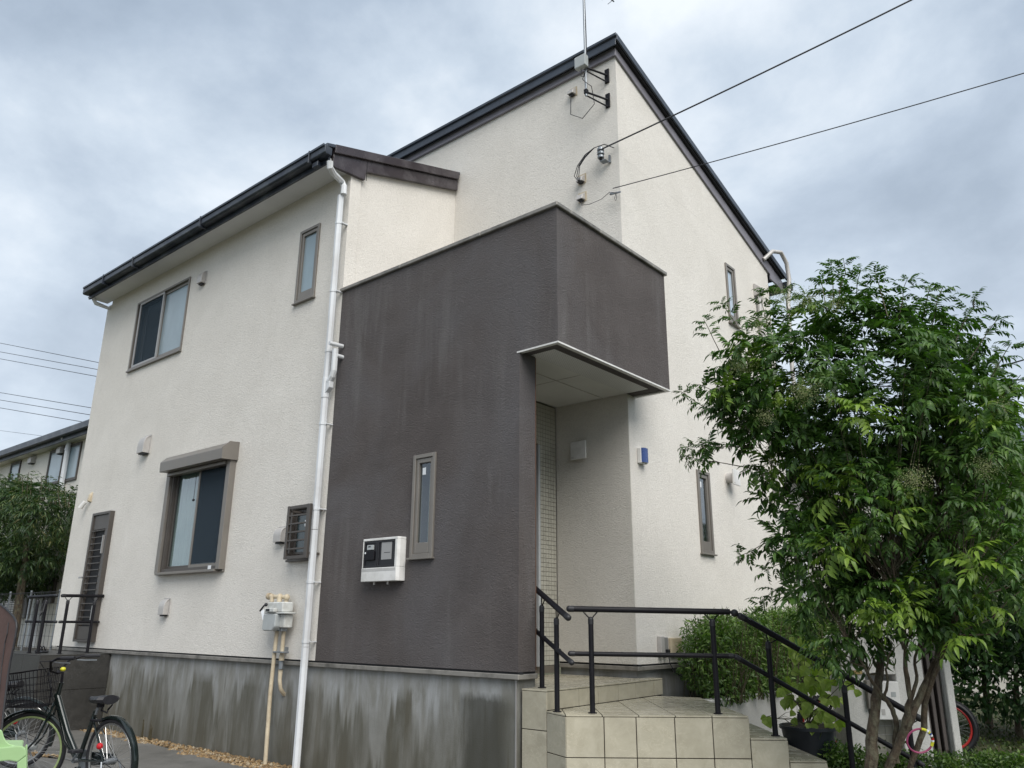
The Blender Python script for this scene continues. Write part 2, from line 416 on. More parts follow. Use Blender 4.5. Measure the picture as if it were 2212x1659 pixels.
def concrete_mat():
    m, nt, out = new_mat('stained foundation concrete')
    p = nd(nt, 'ShaderNodeBsdfPrincipled', Roughness=0.72)
    tc = nd(nt, 'ShaderNodeTexCoord'); sp = nd(nt, 'ShaderNodeSeparateXYZ'); L(nt, tc, 'Object', sp, 'Vector')
    base = ramp(nt, noise(nt, 2.3, 6, 0.62, 0.3, (1, 1, 0.8)), 'Fac', [(0.3, (0.150, 0.147, 0.128)), (0.7, (0.230, 0.226, 0.205))])
    # pale bloom in a band under the flashing
    fl = noise(nt, 3.2, 5, 0.7, 0.4, (1.6, 1, 0.35))
    zb = ramp(nt, math_(nt, 'MULTIPLY', (math_(nt, 'ADD', (sp, 'Z'), 1.45), 'Value'), 1.0), 'Value', [(0.20, g(0)), (0.55, g(0.35)), (0.80, g(1)), (0.97, g(0.7))])
    bl = math_(nt, 'MULTIPLY', (ramp(nt, fl, 'Fac', [(0.40, g(0)), (0.62, g(1))]), 'Color'), (zb, 'Color'))
    m1 = mixc(nt, (math_(nt, 'MULTIPLY', (bl, 'Value'), 0.75), 'Value'), (0, 0, 0), (0.36, 0.37, 0.375)); nt.links.new(base.outputs['Color'], m1.inputs[6])
    # dark pointed run-off stains: each column starts at its own height
    def stains(scale, seed, width, top, drop, soft, keep):
        mp = coords(nt, (1, 0.001, 0.0)); mp.inputs['Location'].default_value = (seed, 0, 0)
        n = nd(nt, 'ShaderNodeTexNoise', Scale=scale, Detail=4, Roughness=0.62); L(nt, mp, 'Vector', n, 'Vector')
        peak = math_(nt, 'MULTIPLY', (math_(nt, 'SUBTRACT', (n, 'Fac'), keep), 'Value'), drop)   # higher noise -> stain reaches higher
        zt = math_(nt, 'ADD', (math_(nt, 'MINIMUM', (peak, 'Value'), 0.0), 'Value'), top)
        d = math_(nt, 'SUBTRACT', (zt, 'Value'), (sp, 'Z'))
        return ramp(nt, d, 'Value', [(0.0, g(0)), (soft, g(1))])
    a = stains(1.9, 3.3, 1, -0.55, 4.5, 0.16, 0.53)
    b = stains(5.5, 9.1, 1, -0.57, 7.5, 0.06, 0.60)
    brk = noise(nt, 3.2, 6, 0.62, 0.3, (1.3, 1, 0.28))
    ka = math_(nt, 'MULTIPLY', (a, 'Color'), (ramp(nt, brk, 'Fac', [(0.34, g(0.12)), (0.6, g(0.9))]), 'Color'))
    kb = math_(nt, 'MULTIPLY', (b, 'Color'), (ramp(nt, noise(nt, 0.9, 3, 0.6), 'Fac', [(0.42, g(0.05)), (0.6, g(0.6))]), 'Color'))
    m2 = mixc(nt, (ka, 'Value'), (0, 0, 0), (0.078, 0.073, 0.052)); nt.links.new(m1.outputs[2], m2.inputs[6])
    m3_ = mixc(nt, (kb, 'Value'), (0, 0, 0), (0.085, 0.075, 0.050)); nt.links.new(m2.outputs[2], m3_.inputs[6])
    # the blackest patch beside the entrance steps
    px = ramp(nt, math_(nt, 'ADD', (math_(nt, 'MULTIPLY', (math_(nt, 'ADD', (sp, 'X'), 7.0), 'Value'), 0.35), 'Value'), (math_(nt, 'MULTIPLY', (brk, 'Fac'), 0.16), 'Value')), 'Value',
              [(0.72, g(0)), (0.79, g(0.85)), (0.92, g(0.85)), (0.965, g(0))])
    n6 = noise(nt, 9, 4, 0.6, 0, (1.5, 1, 0.6))
    pz = ramp(nt, math_(nt, 'SUBTRACT', (math_(nt, 'MULTIPLY', (n6, 'Fac'), 0.12), 'Value'), (sp, 'Z')), 'Value', [(0.625, g(0)), (0.70, g(1))])
    kp = math_(nt, 'MULTIPLY', (px, 'Color'), (pz, 'Color'))
    m4 = mixc(nt, (kp, 'Value'), (0, 0, 0), (0.045, 0.044, 0.034)); nt.links.new(m3_.outputs[2], m4.inputs[6])
    nt.links.new(m4.outputs[2], p.inputs['Base Color'])
    bn = noise(nt, 90, 3, 0.6); bb = nd(nt, 'ShaderNodeBump', Strength=0.25, Distance=0.006); L(nt, bn, 'Fac', bb, 'Height'); L(nt, bb, 'Normal', p, 'Normal')
    L(nt, p, 'BSDF', out, 'Surface')
    return m
MT['concrete'] = concrete_mat()

def tile_mat(name, lo, hi, vein, rough=0.25):
    m, nt, out = new_mat(name)
    p = nd(nt, 'ShaderNodeBsdfPrincipled', Roughness=rough)
    n = noise(nt, 9, 6, 0.65, 0.5)
    r = ramp(nt, n, 'Fac', [(0.3, lo), (0.7, hi)])
    v = noise(nt, 7.5, 5, 0.6, 1.8, (1, 1, 1.5))
    a = math_(nt, 'ABSOLUTE', (math_(nt, 'SUBTRACT', (v, 'Fac'), 0.5), 'Value'))
    vr = ramp(nt, a, 'Value', [(0.0, g(0.65)), (0.016, g(0))])
    nv = noise(nt, 2.6, 2)
    am = math_(nt, 'MULTIPLY', (vr, 'Color'), (ramp(nt, nv, 'Fac', [(0.38, g(0)), (0.55, g(1))]), 'Color'))
    mx = mixc(nt, (am, 'Value'), (0, 0, 0), vein); nt.links.new(r.outputs['Color'], mx.inputs[6])
    oi = nd(nt, 'ShaderNodeObjectInfo')
    orr = ramp(nt, oi, 'Random', [(0, g(0.90)), (1, g(1.06))])
    mul = mixc(nt, 1.0, (1, 1, 1), (1, 1, 1), 'MULTIPLY'); nt.links.new(mx.outputs[2], mul.inputs[6]); nt.links.new(orr.outputs['Color'], mul.inputs[7])
    dn = noise(nt, 1.7, 4, 0.6); dr = ramp(nt, dn, 'Fac', [(0.35, g(0.84)), (0.6, g(1))])
    mul2 = mixc(nt, 1.0, (1, 1, 1), (1, 1, 1), 'MULTIPLY'); nt.links.new(mul.outputs[2], mul2.inputs[6]); nt.links.new(dr.outputs['Color'], mul2.inputs[7])
    nt.links.new(mul2.outputs[2], p.inputs['Base Color'])
    rr = ramp(nt, n, 'Fac', [(0.2, g(rough-0.05)), (0.8, g(rough+0.15))]); L(nt, rr, 'Color', p, 'Roughness')
    L(nt, p, 'BSDF', out, 'Surface')
    return m
MT['tile'] = tile_mat('beige stone tile', (0.36, 0.328, 0.245), (0.455, 0.42, 0.325), (0.56, 0.51, 0.39), 0.38)
MT['tilef'] = tile_mat('wet beige floor tile', (0.36, 0.328, 0.245), (0.455, 0.42, 0.325), (0.48, 0.45, 0.36), 0.2)
MT['grout'] = simple('dark grout', (0.045, 0.036, 0.028), 0.9, 0, 0.2, 8)
MT['greytile'] = tile_mat('charcoal step tile', (0.024, 0.023, 0.021), (0.042, 0.040, 0.036), (0.08, 0.08, 0.078), 0.45)
MT['mosaic'] = tile_mat('cream mosaic tile', (0.42, 0.41, 0.35), (0.50, 0.48, 0.41), (0.52, 0.5, 0.44), 0.35)
MT['mgrout'] = simple('brown mosaic grout', (0.12, 0.105, 0.085), 0.9)
MT['neutral'] = simple('pale grey door jamb', (0.42, 0.44, 0.45), 0.45)

def leaf_mat(name, dark, mid, light, yellow=None, cl=1.4, rough=0.42, trans=0.28):
    m, nt, out = new_mat(name)
    ge = nd(nt, 'ShaderNodeNewGeometry')
    oi = nd(nt, 'ShaderNodeObjectInfo')
    n = noise(nt, cl, 3, 0.6)
    a = math_(nt, 'ADD', (math_(nt, 'MULTIPLY', (ge, 'Random Per Island'), 0.45), 'Value'), (math_(nt, 'MULTIPLY', (n, 'Fac'), 0.55), 'Value'))
    a = math_(nt, 'ADD', (a, 'Value'), (math_(nt, 'MULTIPLY', (oi, 'Random'), 0.12), 'Value'))
    st = [(0.25, dark), (0.55, mid), (0.78, light)]
    if yellow: st.append((0.92, yellow))
    r = ramp(nt, a, 'Value', st)
    p = nd(nt, 'ShaderNodeBsdfPrincipled', Roughness=rough); L(nt, r, 'Color', p, 'Base Color')
    p.inputs['Specular IOR Level'].default_value = 0.35
    t = nd(nt, 'ShaderNodeBsdfTranslucent')
    tm = mixc(nt, 1.0, (1, 1, 1), (0.9, 1.25, 0.35), 'MULTIPLY'); L(nt, r, 'Color', tm, 6); nt.links.new(tm.outputs[2], t.inputs['Color'])
    mx = nd(nt, 'ShaderNodeMixShader'); mx.inputs['Fac'].default_value = trans
    L(nt, p, 'BSDF', mx, 1); L(nt, t, 'BSDF', mx, 2); L(nt, mx, 'Shader', out, 'Surface')
    return m
MT['ash'] = leaf_mat('ash tree leaf', (0.024, 0.058, 0.015), (0.060, 0.125, 0.026), (0.105, 0.185, 0.036), (0.17, 0.26, 0.05))
MT['ashy'] = leaf_mat('young ash tree leaf', (0.09, 0.16, 0.025), (0.15, 0.24, 0.035), (0.22, 0.32, 0.05))
MT['bush'] = leaf_mat('bush leaf', (0.026, 0.058, 0.016), (0.080, 0.145, 0.034), (0.16, 0.24, 0.06), (0.23, 0.29, 0.08), 4, 0.42, 0.36)
MT['hedge'] = leaf_mat('dark hedge leaf', (0.010, 0.032, 0.012), (0.022, 0.060, 0.018), (0.055, 0.11, 0.03), None, 1.0)
MT['ltree'] = leaf_mat('drooping tree leaf', (0.016, 0.038, 0.018), (0.034, 0.070, 0.025), (0.085, 0.125, 0.04), (0.17, 0.15, 0.06), 1.0)
MT['cover'] = leaf_mat('ground cover leaf', (0.018, 0.036, 0.012), (0.045, 0.075, 0.022), (0.10, 0.12, 0.04), (0.16, 0.12, 0.05), 2.2)
MT['vine'] = leaf_mat('yellow green heart leaf', (0.17, 0.25, 0.05), (0.27, 0.35, 0.07), (0.37, 0.42, 0.10), (0.42, 0.34, 0.09), 2.5, 0.5, 0.35)
MT['flower'] = leaf_mat('cream blossom', (0.14, 0.18, 0.07), (0.25, 0.27, 0.13), (0.38, 0.38, 0.22), None, 3, 0.7)
MT['stem'] = simple('green brown twig', (0.06, 0.05, 0.025), 0.8)

def gravel_mat():
    m, nt, out = new_mat('ochre gravel')
    ge = nd(nt, 'ShaderNodeNewGeometry')
    r = ramp(nt, ge, 'Random Per Island', [(0.0, (0.09, 0.058, 0.028)), (0.35, (0.18, 0.112, 0.047)), (0.7, (0.25, 0.165, 0.075)), (0.93, (0.34, 0.28, 0.19)), (1.0, (0.08, 0.07, 0.06))])
    p = nd(nt, 'ShaderNodeBsdfPrincipled', Roughness=0.6); L(nt, r, 'Color', p, 'Base Color'); L(nt, p, 'BSDF', out, 'Surface')
    return m
MT['gravel'] = gravel_mat()
MT['gravelbed'] = simple('gravel bed', (0.10, 0.065, 0.03), 0.9, 0, 0.5, 30, bump=1.0, bscale=60)

def ground_mat():
    m, nt, out = new_mat('garden earth and weeds')
    p = nd(nt, 'ShaderNodeBsdfPrincipled', Roughness=0.95)
    n = noise(nt, 1.2, 6, 0.7); n2 = noise(nt, 14, 5, 0.7)
    a = math_(nt, 'ADD', (math_(nt, 'MULTIPLY', (n, 'Fac'), 0.5), 'Value'), (math_(nt, 'MULTIPLY', (n2, 'Fac'), 0.5), 'Value'))
    r = ramp(nt, a, 'Value', [(0.38, (0.03, 0.045, 0.014)), (0.5, (0.055, 0.060, 0.022)), (0.6, (0.10, 0.078, 0.042)), (0.72, (0.13, 0.10, 0.06))])
    L(nt, r, 'Color', p, 'Base Color')
    b = nd(nt, 'ShaderNodeBump', Strength=0.9, Distance=0.04); L(nt, n2, 'Fac', b, 'Height'); L(nt, b, 'Normal', p, 'Normal')
    L(nt, p, 'BSDF', out, 'Surface')
    return m
MT['ground'] = ground_mat()

# ------------------------------------------------------------------ ground (setting)
def sst(a, b, x):
    t = min(1, max(0, (x-a)/(b-a))); return t*t*(3-2*t)
def gz(x, y):
    up = sst(5.0, 6.6, y)*sst(-4.3, -4.1, x)
    z = -1.44 + 0.24*up
    z -= 0.20*sst(-1.9, 0.5, x)*up
    return z
xs = sorted(set([-600, -200, -80, -45, -30, -22, -18, 8, 15, 30, 80, 200, 600] + [round(-15+0.35*i, 3) for i in range(62)]))
ys = sorted(set([-600, -200, -60, -20, -8, -3, 25, 40, 80, 200, 600] + [round(0+0.35*i, 3) for i in range(60)]))
gv = [(x, y, gz(x, y) + (random.uniform(-0.012, 0.012) if x > -3.5 and y > 6.8 else 0)) for y in ys for x in xs]
gf = [[j*len(xs)+i, j*len(xs)+i+1, (j+1)*len(xs)+i+1, (j+1)*len(xs)+i] for j in range(len(ys)-1) for i in range(len(xs)-1)]
me = bpy.data.meshes.new('ground'); me.from_pydata(gv, [], gf)
tag(link('ground', me, MT['ground']), kind='structure')
drive = M().slab([(-13, -3), (2, -3), (2, 4.6), (-3.0, 5.1), (-4.1, 5.27), (-6.4, 5.05), (-13.0, 2.9)], -1.50, -1.432)
tag(drive.build('driveway', MT['asphalt']), kind='structure')
gb = M().slab([(-14.5, 2.6), (-13.0, 2.9), (-6.4, 5.05), (-4.43, 5.25), (-4.43, 5.40), (-14.5, 5.40)], -1.50, -1.440)
tag(gb.build('gravel_bed', MT['gravelbed']), kind='structure')
pv = M().slab([(-12.6, 4.02), (-10.4, 3.97), (-9.45, 4.0), (-6.5, 4.2), (-6.5, 4.93), (-8.6, 5.02), (-9.9, 5.10), (-11.2, 5.12), (-12.6, 4.9)], -1.47, -1.412)
tag(pv.build('concrete_path', MT['asphalt'], bevel=0.01), kind='structure')
# gravel stones
def gravel(n, area):
    base = np.array([(1, 0, 0), (-1, 0, 0), (0, 1, 0), (0, -1, 0), (0, 0, 1), (0, 0, -1)], float)
    fc = np.array([(0, 2, 4), (2, 1, 4), (1, 3, 4), (3, 0, 4), (2, 0, 5), (1, 2, 5), (3, 1, 5), (0, 3, 5)])
    V, F = [], []
    k = 0
    for _ in range(n):
        x, y = area()
        s = random.uniform(0.012, 0.028)
        b = base*np.array([s*random.uniform(0.8, 1.4), s*random.uniform(0.7, 1.2), s*random.uniform(0.5, 0.85)])
        b = b + rng.uniform(-0.2, 0.2, b.shape)*s
        a = random.uniform(0, 6.28); c, d = math.cos(a), math.sin(a)
        b = b @ np.array([[c, d, 0], [-d, c, 0], [0, 0, 1]])
        V.append(b + np.array([x, y, -1.428 + random.uniform(-0.004, 0.016)])); F.append(fc+6*k); k += 1
    me = bpy.data.meshes.new('gravel')
    me.from_pydata(np.concatenate(V).tolist(), [], np.concatenate(F).tolist())
    return me
def garea():
    while True:
        x = random.uniform(-13.2, -5.2); y = random.uniform(2.95, 5.31)
        near = y < 3.98 + 0.03*math.sin(x*7) and x < -9.2 + (3.98-y)*1.2 and y > 2.9 + (x+13)*0.33
        far = y > 5.05 + 0.035*math.sin(x*5) + 0.03*math.sin(x*17)-(0.08 if x > -9 else 0)
        edge = x < -11.9 and y > 4.7
        if near or far or edge: return x, y
tag(link('gravel', gravel(9000, garea), MT['gravel']), 'small ochre gravel stones strewn along the base of the concrete foundation', 'gravel', kind='stuff')

# ------------------------------------------------------------------ the house
house = thing('house', 'two storey cream stucco house with a dark brown balcony block and stained concrete base', 'house', loc=(-9, 8, -1.44))
XB = -7.13
win1 = (-12.615, -10.94, 3.86, 5.02)
win2 = (-8.075, -7.69, 3.835, 4.82)
win3 = (-10.62, -9.16, 0.62, 1.99)
win4 = (-7.72, -7.30, 0.665, 1.235)
win5 = (-5.740, -5.453, 0.60, 1.575)
wB1 = (9.92, 10.20, 4.09, 4.985)
wB2 = (8.65, 8.95, 0.815, 1.78)
m = M(FA)
strip_poly(-13.70, XB, -0.387, 5.40, [win1, win2, win3, win4], -0.16, 0, m)
m.build('wall', MT['cream'], house)
m = M(FA)
strip_poly(XB, -4.40, -0.387, 2.40, [win5], -0.23, 0, m)
m.box((XB, -3.96), (-0.16, 0), (2.40, 3.73))
m.box((-4.12, -3.96), (-1.99, -0.16), (2.40, 3.73))
m.box((-4.40, -4.12), (-1.99, -1.83), (2.40, 3.73))
m.build('wall', MT['dark'], house)['label'] = 'dark brown stucco entrance wall and balcony parapet'
# balcony floor and coping
M(FA).box((-7.0, -4.12), (-1.83, -0.16), (2.46, 2.56)).build('balcony_floor', MT['flash'], house)
def coping(parts):
    for u, n in parts:
        M(FA).box(u, n, (3.732, 3.775)).build('coping', MT['flash'], house, bevel=0.006)
xs_ = [-7.15, -6.1, -4.9, -3.93]
coping([((xs_[i]+0.002, xs_[i+1]-0.002), (-0.19, 0.03)) for i in range(3)])
ysn = [-0.192, -0.70, -1.25, -1.72, -2.02]
coping([((-4.15, -3.93), (ysn[i+1]+0.003, ysn[i])) for i in range(4)])
# upper side wall of the left block
FS = Fr((XB-0.02, 0, 0), (0, 1, 0), (1, 0, 0))
M(FS).prism([(5.302, 2.5), (7.15, 2.5), (7.15, 6.0), (5.302, 5.42)], -0.15, 0.0).build('wall', MT['cream'], house)
# tall wall behind
F2 = Fr((0, 7.15, 0))
m = M(F2).box((-13.7, -4.5602), (-0.16, 0), (2.5, 6.86))
m.box((-5.377, -4.5602), (-0.16, -0.001), (-0.387, 2.497))
m.build('wall', MT['cream'], house)
M(F2).box((-5.377, -4.4015), (0.001, 0.006), (-0.386, 2.405)).build('porch_wall', MT['porch'], house)  # thin sheet over the wall, shade under the balcony painted into its colour
m = M(FB)
strip_poly(7.31, 11.5, -0.387, 5.40, [wB1, wB2], -0.16, 0, m)
m.box((7.15, 7.31), (-0.16, 0), (-0.387, 5.40))
m.prism([(7.15, 5.401), (11.5, 5.401), (11.5, 5.44), (7.15, 6.86)], -0.16, 0)
m.build('wall', MT['cream'], house)
# unseen back and left sides
m = M().box((-13.86, -13.70), (5.3, 11.5), (-0.387, 5.3)).box((-13.7, -4.56), (11.34, 11.5), (-0.387, 5.4))
m.prism([(-13.86, 5.3), (-13.70, 5.3), (-13.70, 5.3001), (-13.86, 5.3001)], 5.3, 5.31)
m.build('wall', MT['cream'], house)
# soffit under the eave of the left block
m = M().slab([(-13.9, 4.96), (-7.13, 4.96), (-7.13, 5.299), (-13.9, 5.299)], 5.365, 5.385)
m.build('soffit', MT['soffit'], house)
# sloped roofs
FYZ = Fr((0, 0, 0), (0, 1, 0), (1, 0, 0))
M(FYZ).prism([(4.86, 5.47), (7.14, 6.155), (7.14, 6.20), (4.86, 5.515)], -13.82, -7.055).build('roof', MT['roofm'], house, bevel=0.004)
M(FYZ).prism([(7.02, 7.00), (12.12, 5.50), (12.12, 5.555), (7.02, 7.04)], -13.95, -4.302).build('roof', MT['roofm'], house, bevel=0.004)
M(FYZ).prism([(5.302, 5.40), (7.14, 6.0), (7.14, 6.15), (5.302, 5.58)], -13.7, -7.16).build('roof_fill', MT['room'], house)
M(FYZ).prism([(7.16, 6.86), (11.5, 5.44), (11.5, 5.60), (7.16, 6.96)], -13.7, -4.42).build('roof_fill', MT['room'], house)
# left block: eave fascia, verge cap, barge board
M().box((-13.78, -7.11), (4.93, 4.958), (5.30, 5.455)).build('fascia', MT['navy'], house)
M(FYZ).prism([(4.985, 5.44), (7.12, 6.075), (7.12, 6.19), (4.985, 5.555)], -7.13, -7.05).build('verge_cap', MT['trim'], house, bevel=0.004)
M(FYZ).prism([(5.02, 5.27), (5.485, 5.310), (5.495, 5.432), (7.13, 5.912), (7.13, 6.074), (4.99, 5.441), (4.985, 5.28)], -7.13, -7.085).build('barge_board', MT['trim'], house, bevel=0.003)
m = M(FYZ).prism([(5.497, 5.30), (5.503, 5.305), (5.503, 5.58), (5.497, 5.57)], -7.086, -7.081)
m.build('board_joint', MT['black'], house)
# big block: roof edge, gap, trim on both sides
m = M().box((-13.95, -4.326), (7.045, 7.065), (6.885, 7.035)); m.build('roof_edge', MT['roofm'], house, bevel=0.004)
M().box((-13.9, -4.345), (7.066, 7.148), (6.925, 6.95)).build('roof_edge_underside', MT['black'], house)
M().box((-13.7, -4.3985), (7.112, 7.148), (6.80, 6.92)).build('frieze_board', MT['trim2'], house, bevel=0.003)
m = M(FYZ).prism([(7.045, 6.945), (12.12, 5.455), (12.12, 5.55), (7.045, 7.038)], -4.325, -4.300); m.build('roof_edge', MT['roofm'], house, bevel=0.004)
M(FYZ).prism([(7.10, 6.91), (12.0, 5.46), (12.0, 5.50), (7.10, 6.95)], -4.398, -4.33).build('roof_edge_underside', MT['black'], house)
M(FYZ).prism([(7.105, 6.79), (11.56, 5.39), (11.57, 5.31), (11.82, 5.30), (12.06, 5.24), (12.06, 5.44), (7.112, 6.905)], -4.398, -4.372).build('frieze_board', MT['trim2'], house, bevel=0.003)
# gutter of the left block
m = M()
prof = [(4.845, 5.37), (4.845, 5.49), (4.857, 5.49), (4.857, 5.382), (4.928, 5.382), (4.928, 5.49), (4.94, 5.49), (4.94, 5.37), (4.905, 5.335), (4.865, 5.335)]
mg = M(FYZ)
for x0, x1 in ((-13.80, -11.95), (-11.946, -9.90), (-9.896, -7.04)):
    mg = M(FYZ).prism([(4.845, 5.36), (4.93, 5.36), (4.93, 5.46), (4.835, 5.472), (4.828, 5.46), (4.828, 5.38)], x0, x1)
    go = mg.build('gutter', MT['navy'], house, bevel=0.004)
    M(FYZ).prism([(4.812, 5.458), (4.83, 5.458), (4.83, 5.486), (4.812, 5.486)], x0+0.02, x1-0.02).build('gutter_lip', MT['roofm'], go)
m = M(FYZ)
for x in (-13.0, -11.95, -9.9, -7.35):
    m.prism([(4.808, 5.33), (4.935, 5.33), (4.935, 5.50), (4.808, 5.50)], x-0.009, x+0.009)
m.build('gutter_bracket', MT['navy'], house, bevel=0.004)
# right eave gutter end
M(FYZ).prism([(12.07, 5.30), (12.22, 5.30), (12.23, 5.43), (12.07, 5.43)], -13.9, -4.26).build('gutter', MT['navy'], house, bevel=0.006)
# balcony soffit with white edging
M().slab([(-4.399, 5.535), (-4.398, 5.345), (-4.00, 5.345), (-4.00, 7.149), (-4.399, 7.149)], 2.405, 2.43).build('soffit', MT['soffit'], house)
M().box((-4.399, -4.0), (7.151, 7.26), (2.405, 2.43)).build('soffit', MT['soffit'], house)
M().slab([(-5.37, 5.535), (-4.402, 5.535), (-4.402, 7.148), (-5.37, 7.148)], 2.412, 2.435).build('porch_ceiling', MT['ceil'], house)
m = M().box((-4.43, -3.955), (5.295, 5.34), (2.384, 2.399)).box((-4.0, -3.955), (5.342, 7.30), (2.384, 2.399)).box((-4.398, -4.0), (7.262, 7.30), (2.384, 2.399))
m.build('soffit_edging', MT['whitep'], house)
m = M().box((-4.43, -3.965), (5.305, 5.33), (2.397, 2.408)).box((-3.99, -3.965), (5.33, 7.29), (2.397, 2.408)); m.build('drip_gap', MT['black'], house)
m = M().box((-5.3, -4.0), (6.28, 6.284), (2.408, 2.415)).box((-4.72, -4.716), (5.54, 7.14), (2.4035, 2.415)); m.build('board_joint', MT['hood'], house)
# flashing and foundation
def flash(name, fr, u0, u1, nn=0.0):
    M(fr).box((u0, u1), (nn-0.05, nn-0.012), (-0.405, -0.386)).build('flashing_gap', MT['black'], house)
    M(fr).prism([(u0, -0.405), (u1, -0.405), (u1, -0.445), (u0, -0.445)], nn-0.04, nn+0.016).build(name, MT['flash'], house, bevel=0.004)
flash('flashing', FA, -13.7, -10.5); flash('flashing', FA, -10.496, -6.3); flash('flashing', FA, -6.296, -4.385)
flash('flashing', FB, 5.33, 5.54); flash('flashing', FB, 7.14, 11.5); flash('flashing', F2, -5.37, -4.385)
m = M(FA).box((-13.68, -4.43), (-0.2, -0.03), (-1.6, -0.44)); m.build('foundation', MT['concrete'], house)
M(FB).box((5.34, 5.56), (-0.2, -0.03), (-1.6, -0.44)).build('foundation', MT['concrete'], house)
M(FB).box((7.18, 11.48), (-0.2, -0.03), (-1.6, -0.44)).build('foundation', MT['concrete'], house)
M(F2).box((-5.37, -4.43), (-0.2, -0.03), (-0.52, -0.44)).build('foundation', MT['concrete'], house)
M().box((-4.446, -4.436), (5.318, 5.329), (-1.5, -0.45)).build('corner_bead', MT['silver'], house)
# porch side wall with mosaic, door jamb
tw = M().box((-5.53, -5.385), (5.54, 7.14), (-0.5, 2.41)).build('tiled_wall', MT['mgrout'], house)
M().box((-5.384, -5.33), (6.755, 6.79), (-0.43, 1.90)).build('door_frame', MT['neutral'], house, bevel=0.003)
M().box((-5.384, -5.37), (5.75, 6.754), (-0.43, 1.90)).build('door', MT['taupe_d'], house)
M().box((-4.408, -4.396), (5.5305, 5.535), (-0.38, 2.39)).build('sealant', MT['orange'], house)
tsz, tz = 0.0478, 0.0478
tme = bpy.data.meshes.new('tile')
tm_ = M().box((0, 0.006), (0, tsz-0.004), (0, tz-0.005))
tme.from_pydata([tuple(v) for v in tm_.v], [], tm_.f); tme.materials.append(MT['mosaic'])
cells = []
zt = -0.42
while zt < 2.37:
    y = 7.138 - tsz; col = 0
    while y > 6.76 - (0.30 if zt > 1.90 else 0):
        cells.append((y, zt)); y -= tsz; col += 1
    zt += tz
cells.sort(key=lambda c: -c[1]*0.0 + abs(c[1]-0.9))
for y, z in cells[:300]:
    o = bpy.data.objects.new('tile', tme); COL.objects.link(o); o.parent = tw; o.location = (-5.385, y, z); o['_abs'] = 1
m = M()
for y, z in cells[300:]: m.box((-5.385, -5.379), (y, y+tsz-0.004), (z, z+tz-0.005))
tag(m.build('mosaic_tiles', MT['mosaic'], tw), kind='stuff')

# windows ------------------------------------------------------------
def bars(m, u0, u1, v0, v1, wd, n0, n1):
    m.box((u0, u0+wd), (n0, n1), (v0, v1)); m.box((u1-wd, u1), (n0, n1), (v0, v1))
    m.box((u0+wd, u1-wd), (n0, n1), (v0, v0+wd)); m.box((u0+wd, u1-wd), (n0, n1), (v1-wd, v1))
def slim_window(fr, r, glass, mat='taupe', sticker=True, curtain=True, hasw=None):
    u0, u1, v0, v1 = r
    m = M(fr); bars(m, u0-0.012, u1+0.012, v0-0.012, v1+0.012, 0.038, -0.09, 0.022)
    m.box((u0-0.03, u1+0.03), (0.0, 0.045), (v0-0.03, v0-0.0125))
    wo_ = m.build('window', MT[mat], house, bevel=0.003)
    a, b, c, d = u0+0.028, u1-0.028, v0+0.028, v1-0.028
    m = M(fr); s = 0.036
    m.box((a, a+s), (-0.03, 0.008), (c, d)); m.box((b-s, b), (-0.03, 0.008), (c, d))
    m.box((a+s, b-s), (-0.03, 0.008), (c, c+0.10)); m.box((a+s, b-s), (-0.03, 0.008), (d-0.045, d))
    m.build('sash', MT[mat], wo_, bevel=0.003)
    M(fr).box((a+s, b-s), (-0.022, -0.016), (c+0.10, d-0.045)).build('pane', MT[glass], wo_)
    if curtain:
        m = M(fr); k = 9
        for i in range(k):
            x0 = a+s+(b-a-2*s)*i/k; x1 = a+s+(b-a-2*s)*(i+1)/k
            m.box((x0, x1), (-0.16-0.012*(i % 2), -0.14-0.012*(i % 2)), (c+0.02, d-0.12))
        m.build('curtain', MT['curtain'], wo_)
    if sticker:
        M(fr).box((a+s+0.03, a+s+0.075), (-0.0155, -0.0145), (d-0.16, d-0.09)).build('sticker', MT['sticker'], wo_)
    return wo_
slim_window(FA, win2, 'frost', sticker=False, curtain=False)
slim_window(FA, win5, 'glass')
slim_window(FB, wB1, 'sky', sticker=False, curtain=False)  # pane colour holds a painted sky reflection
slim_window(FB, wB2, 'glass')
# upper sliding window
u0, u1, v0, v1 = win1
m = M(FA); bars(m, u0-0.012, u1+0.012, v0-0.012, v1+0.012, 0.035, -0.10, 0.02); m.box((u0-0.02, u1+0.02), (0.0, 0.04), (v0-0.04, v0-0.0125))
wn = m.build('window', MT['taupe'], house, bevel=0.003)
mid = -11.745
m = M(FA); bars(m, u0+0.10, mid+0.03, v0+0.024, v1-0.024, 0.032, -0.012, 0.016); m.build('screen_frame', MT['silver'], wn, bevel=0.002)
M(FA).box((u0+0.132, mid-0.002), (-0.002, 0.001), (v0+0.056, v1-0.056)).build('screen', MT['screen'], wn)
m = M(FA); bars(m, u0+0.03, mid+0.02, v0+0.024, v1-0.024, 0.045, -0.075, -0.05); m.build('sash', MT['taupe_d'], wn, bevel=0.002)
m = M(FA); bars(m, mid-0.02, u1-0.024, v0+0.024, v1-0.024, 0.045, -0.05, -0.015); m.build('sash', MT['taupe'], wn, bevel=0.002)
M(FA).box((u0+0.075, mid-0.025), (-0.072, -0.068), (v0+0.07, v1-0.07)).build('pane', MT['glass2'], wn)
M(FA).box((mid+0.025, u1-0.069), (-0.036, -0.030), (v0+0.069, v1-0.069)).build('pane', MT['frost'], wn)
M(FA).box((u0+0.03, u0+0.36), (-0.20, -0.19), (v0+0.03, v1-0.12)).build('curtain', MT['frost'], wn)
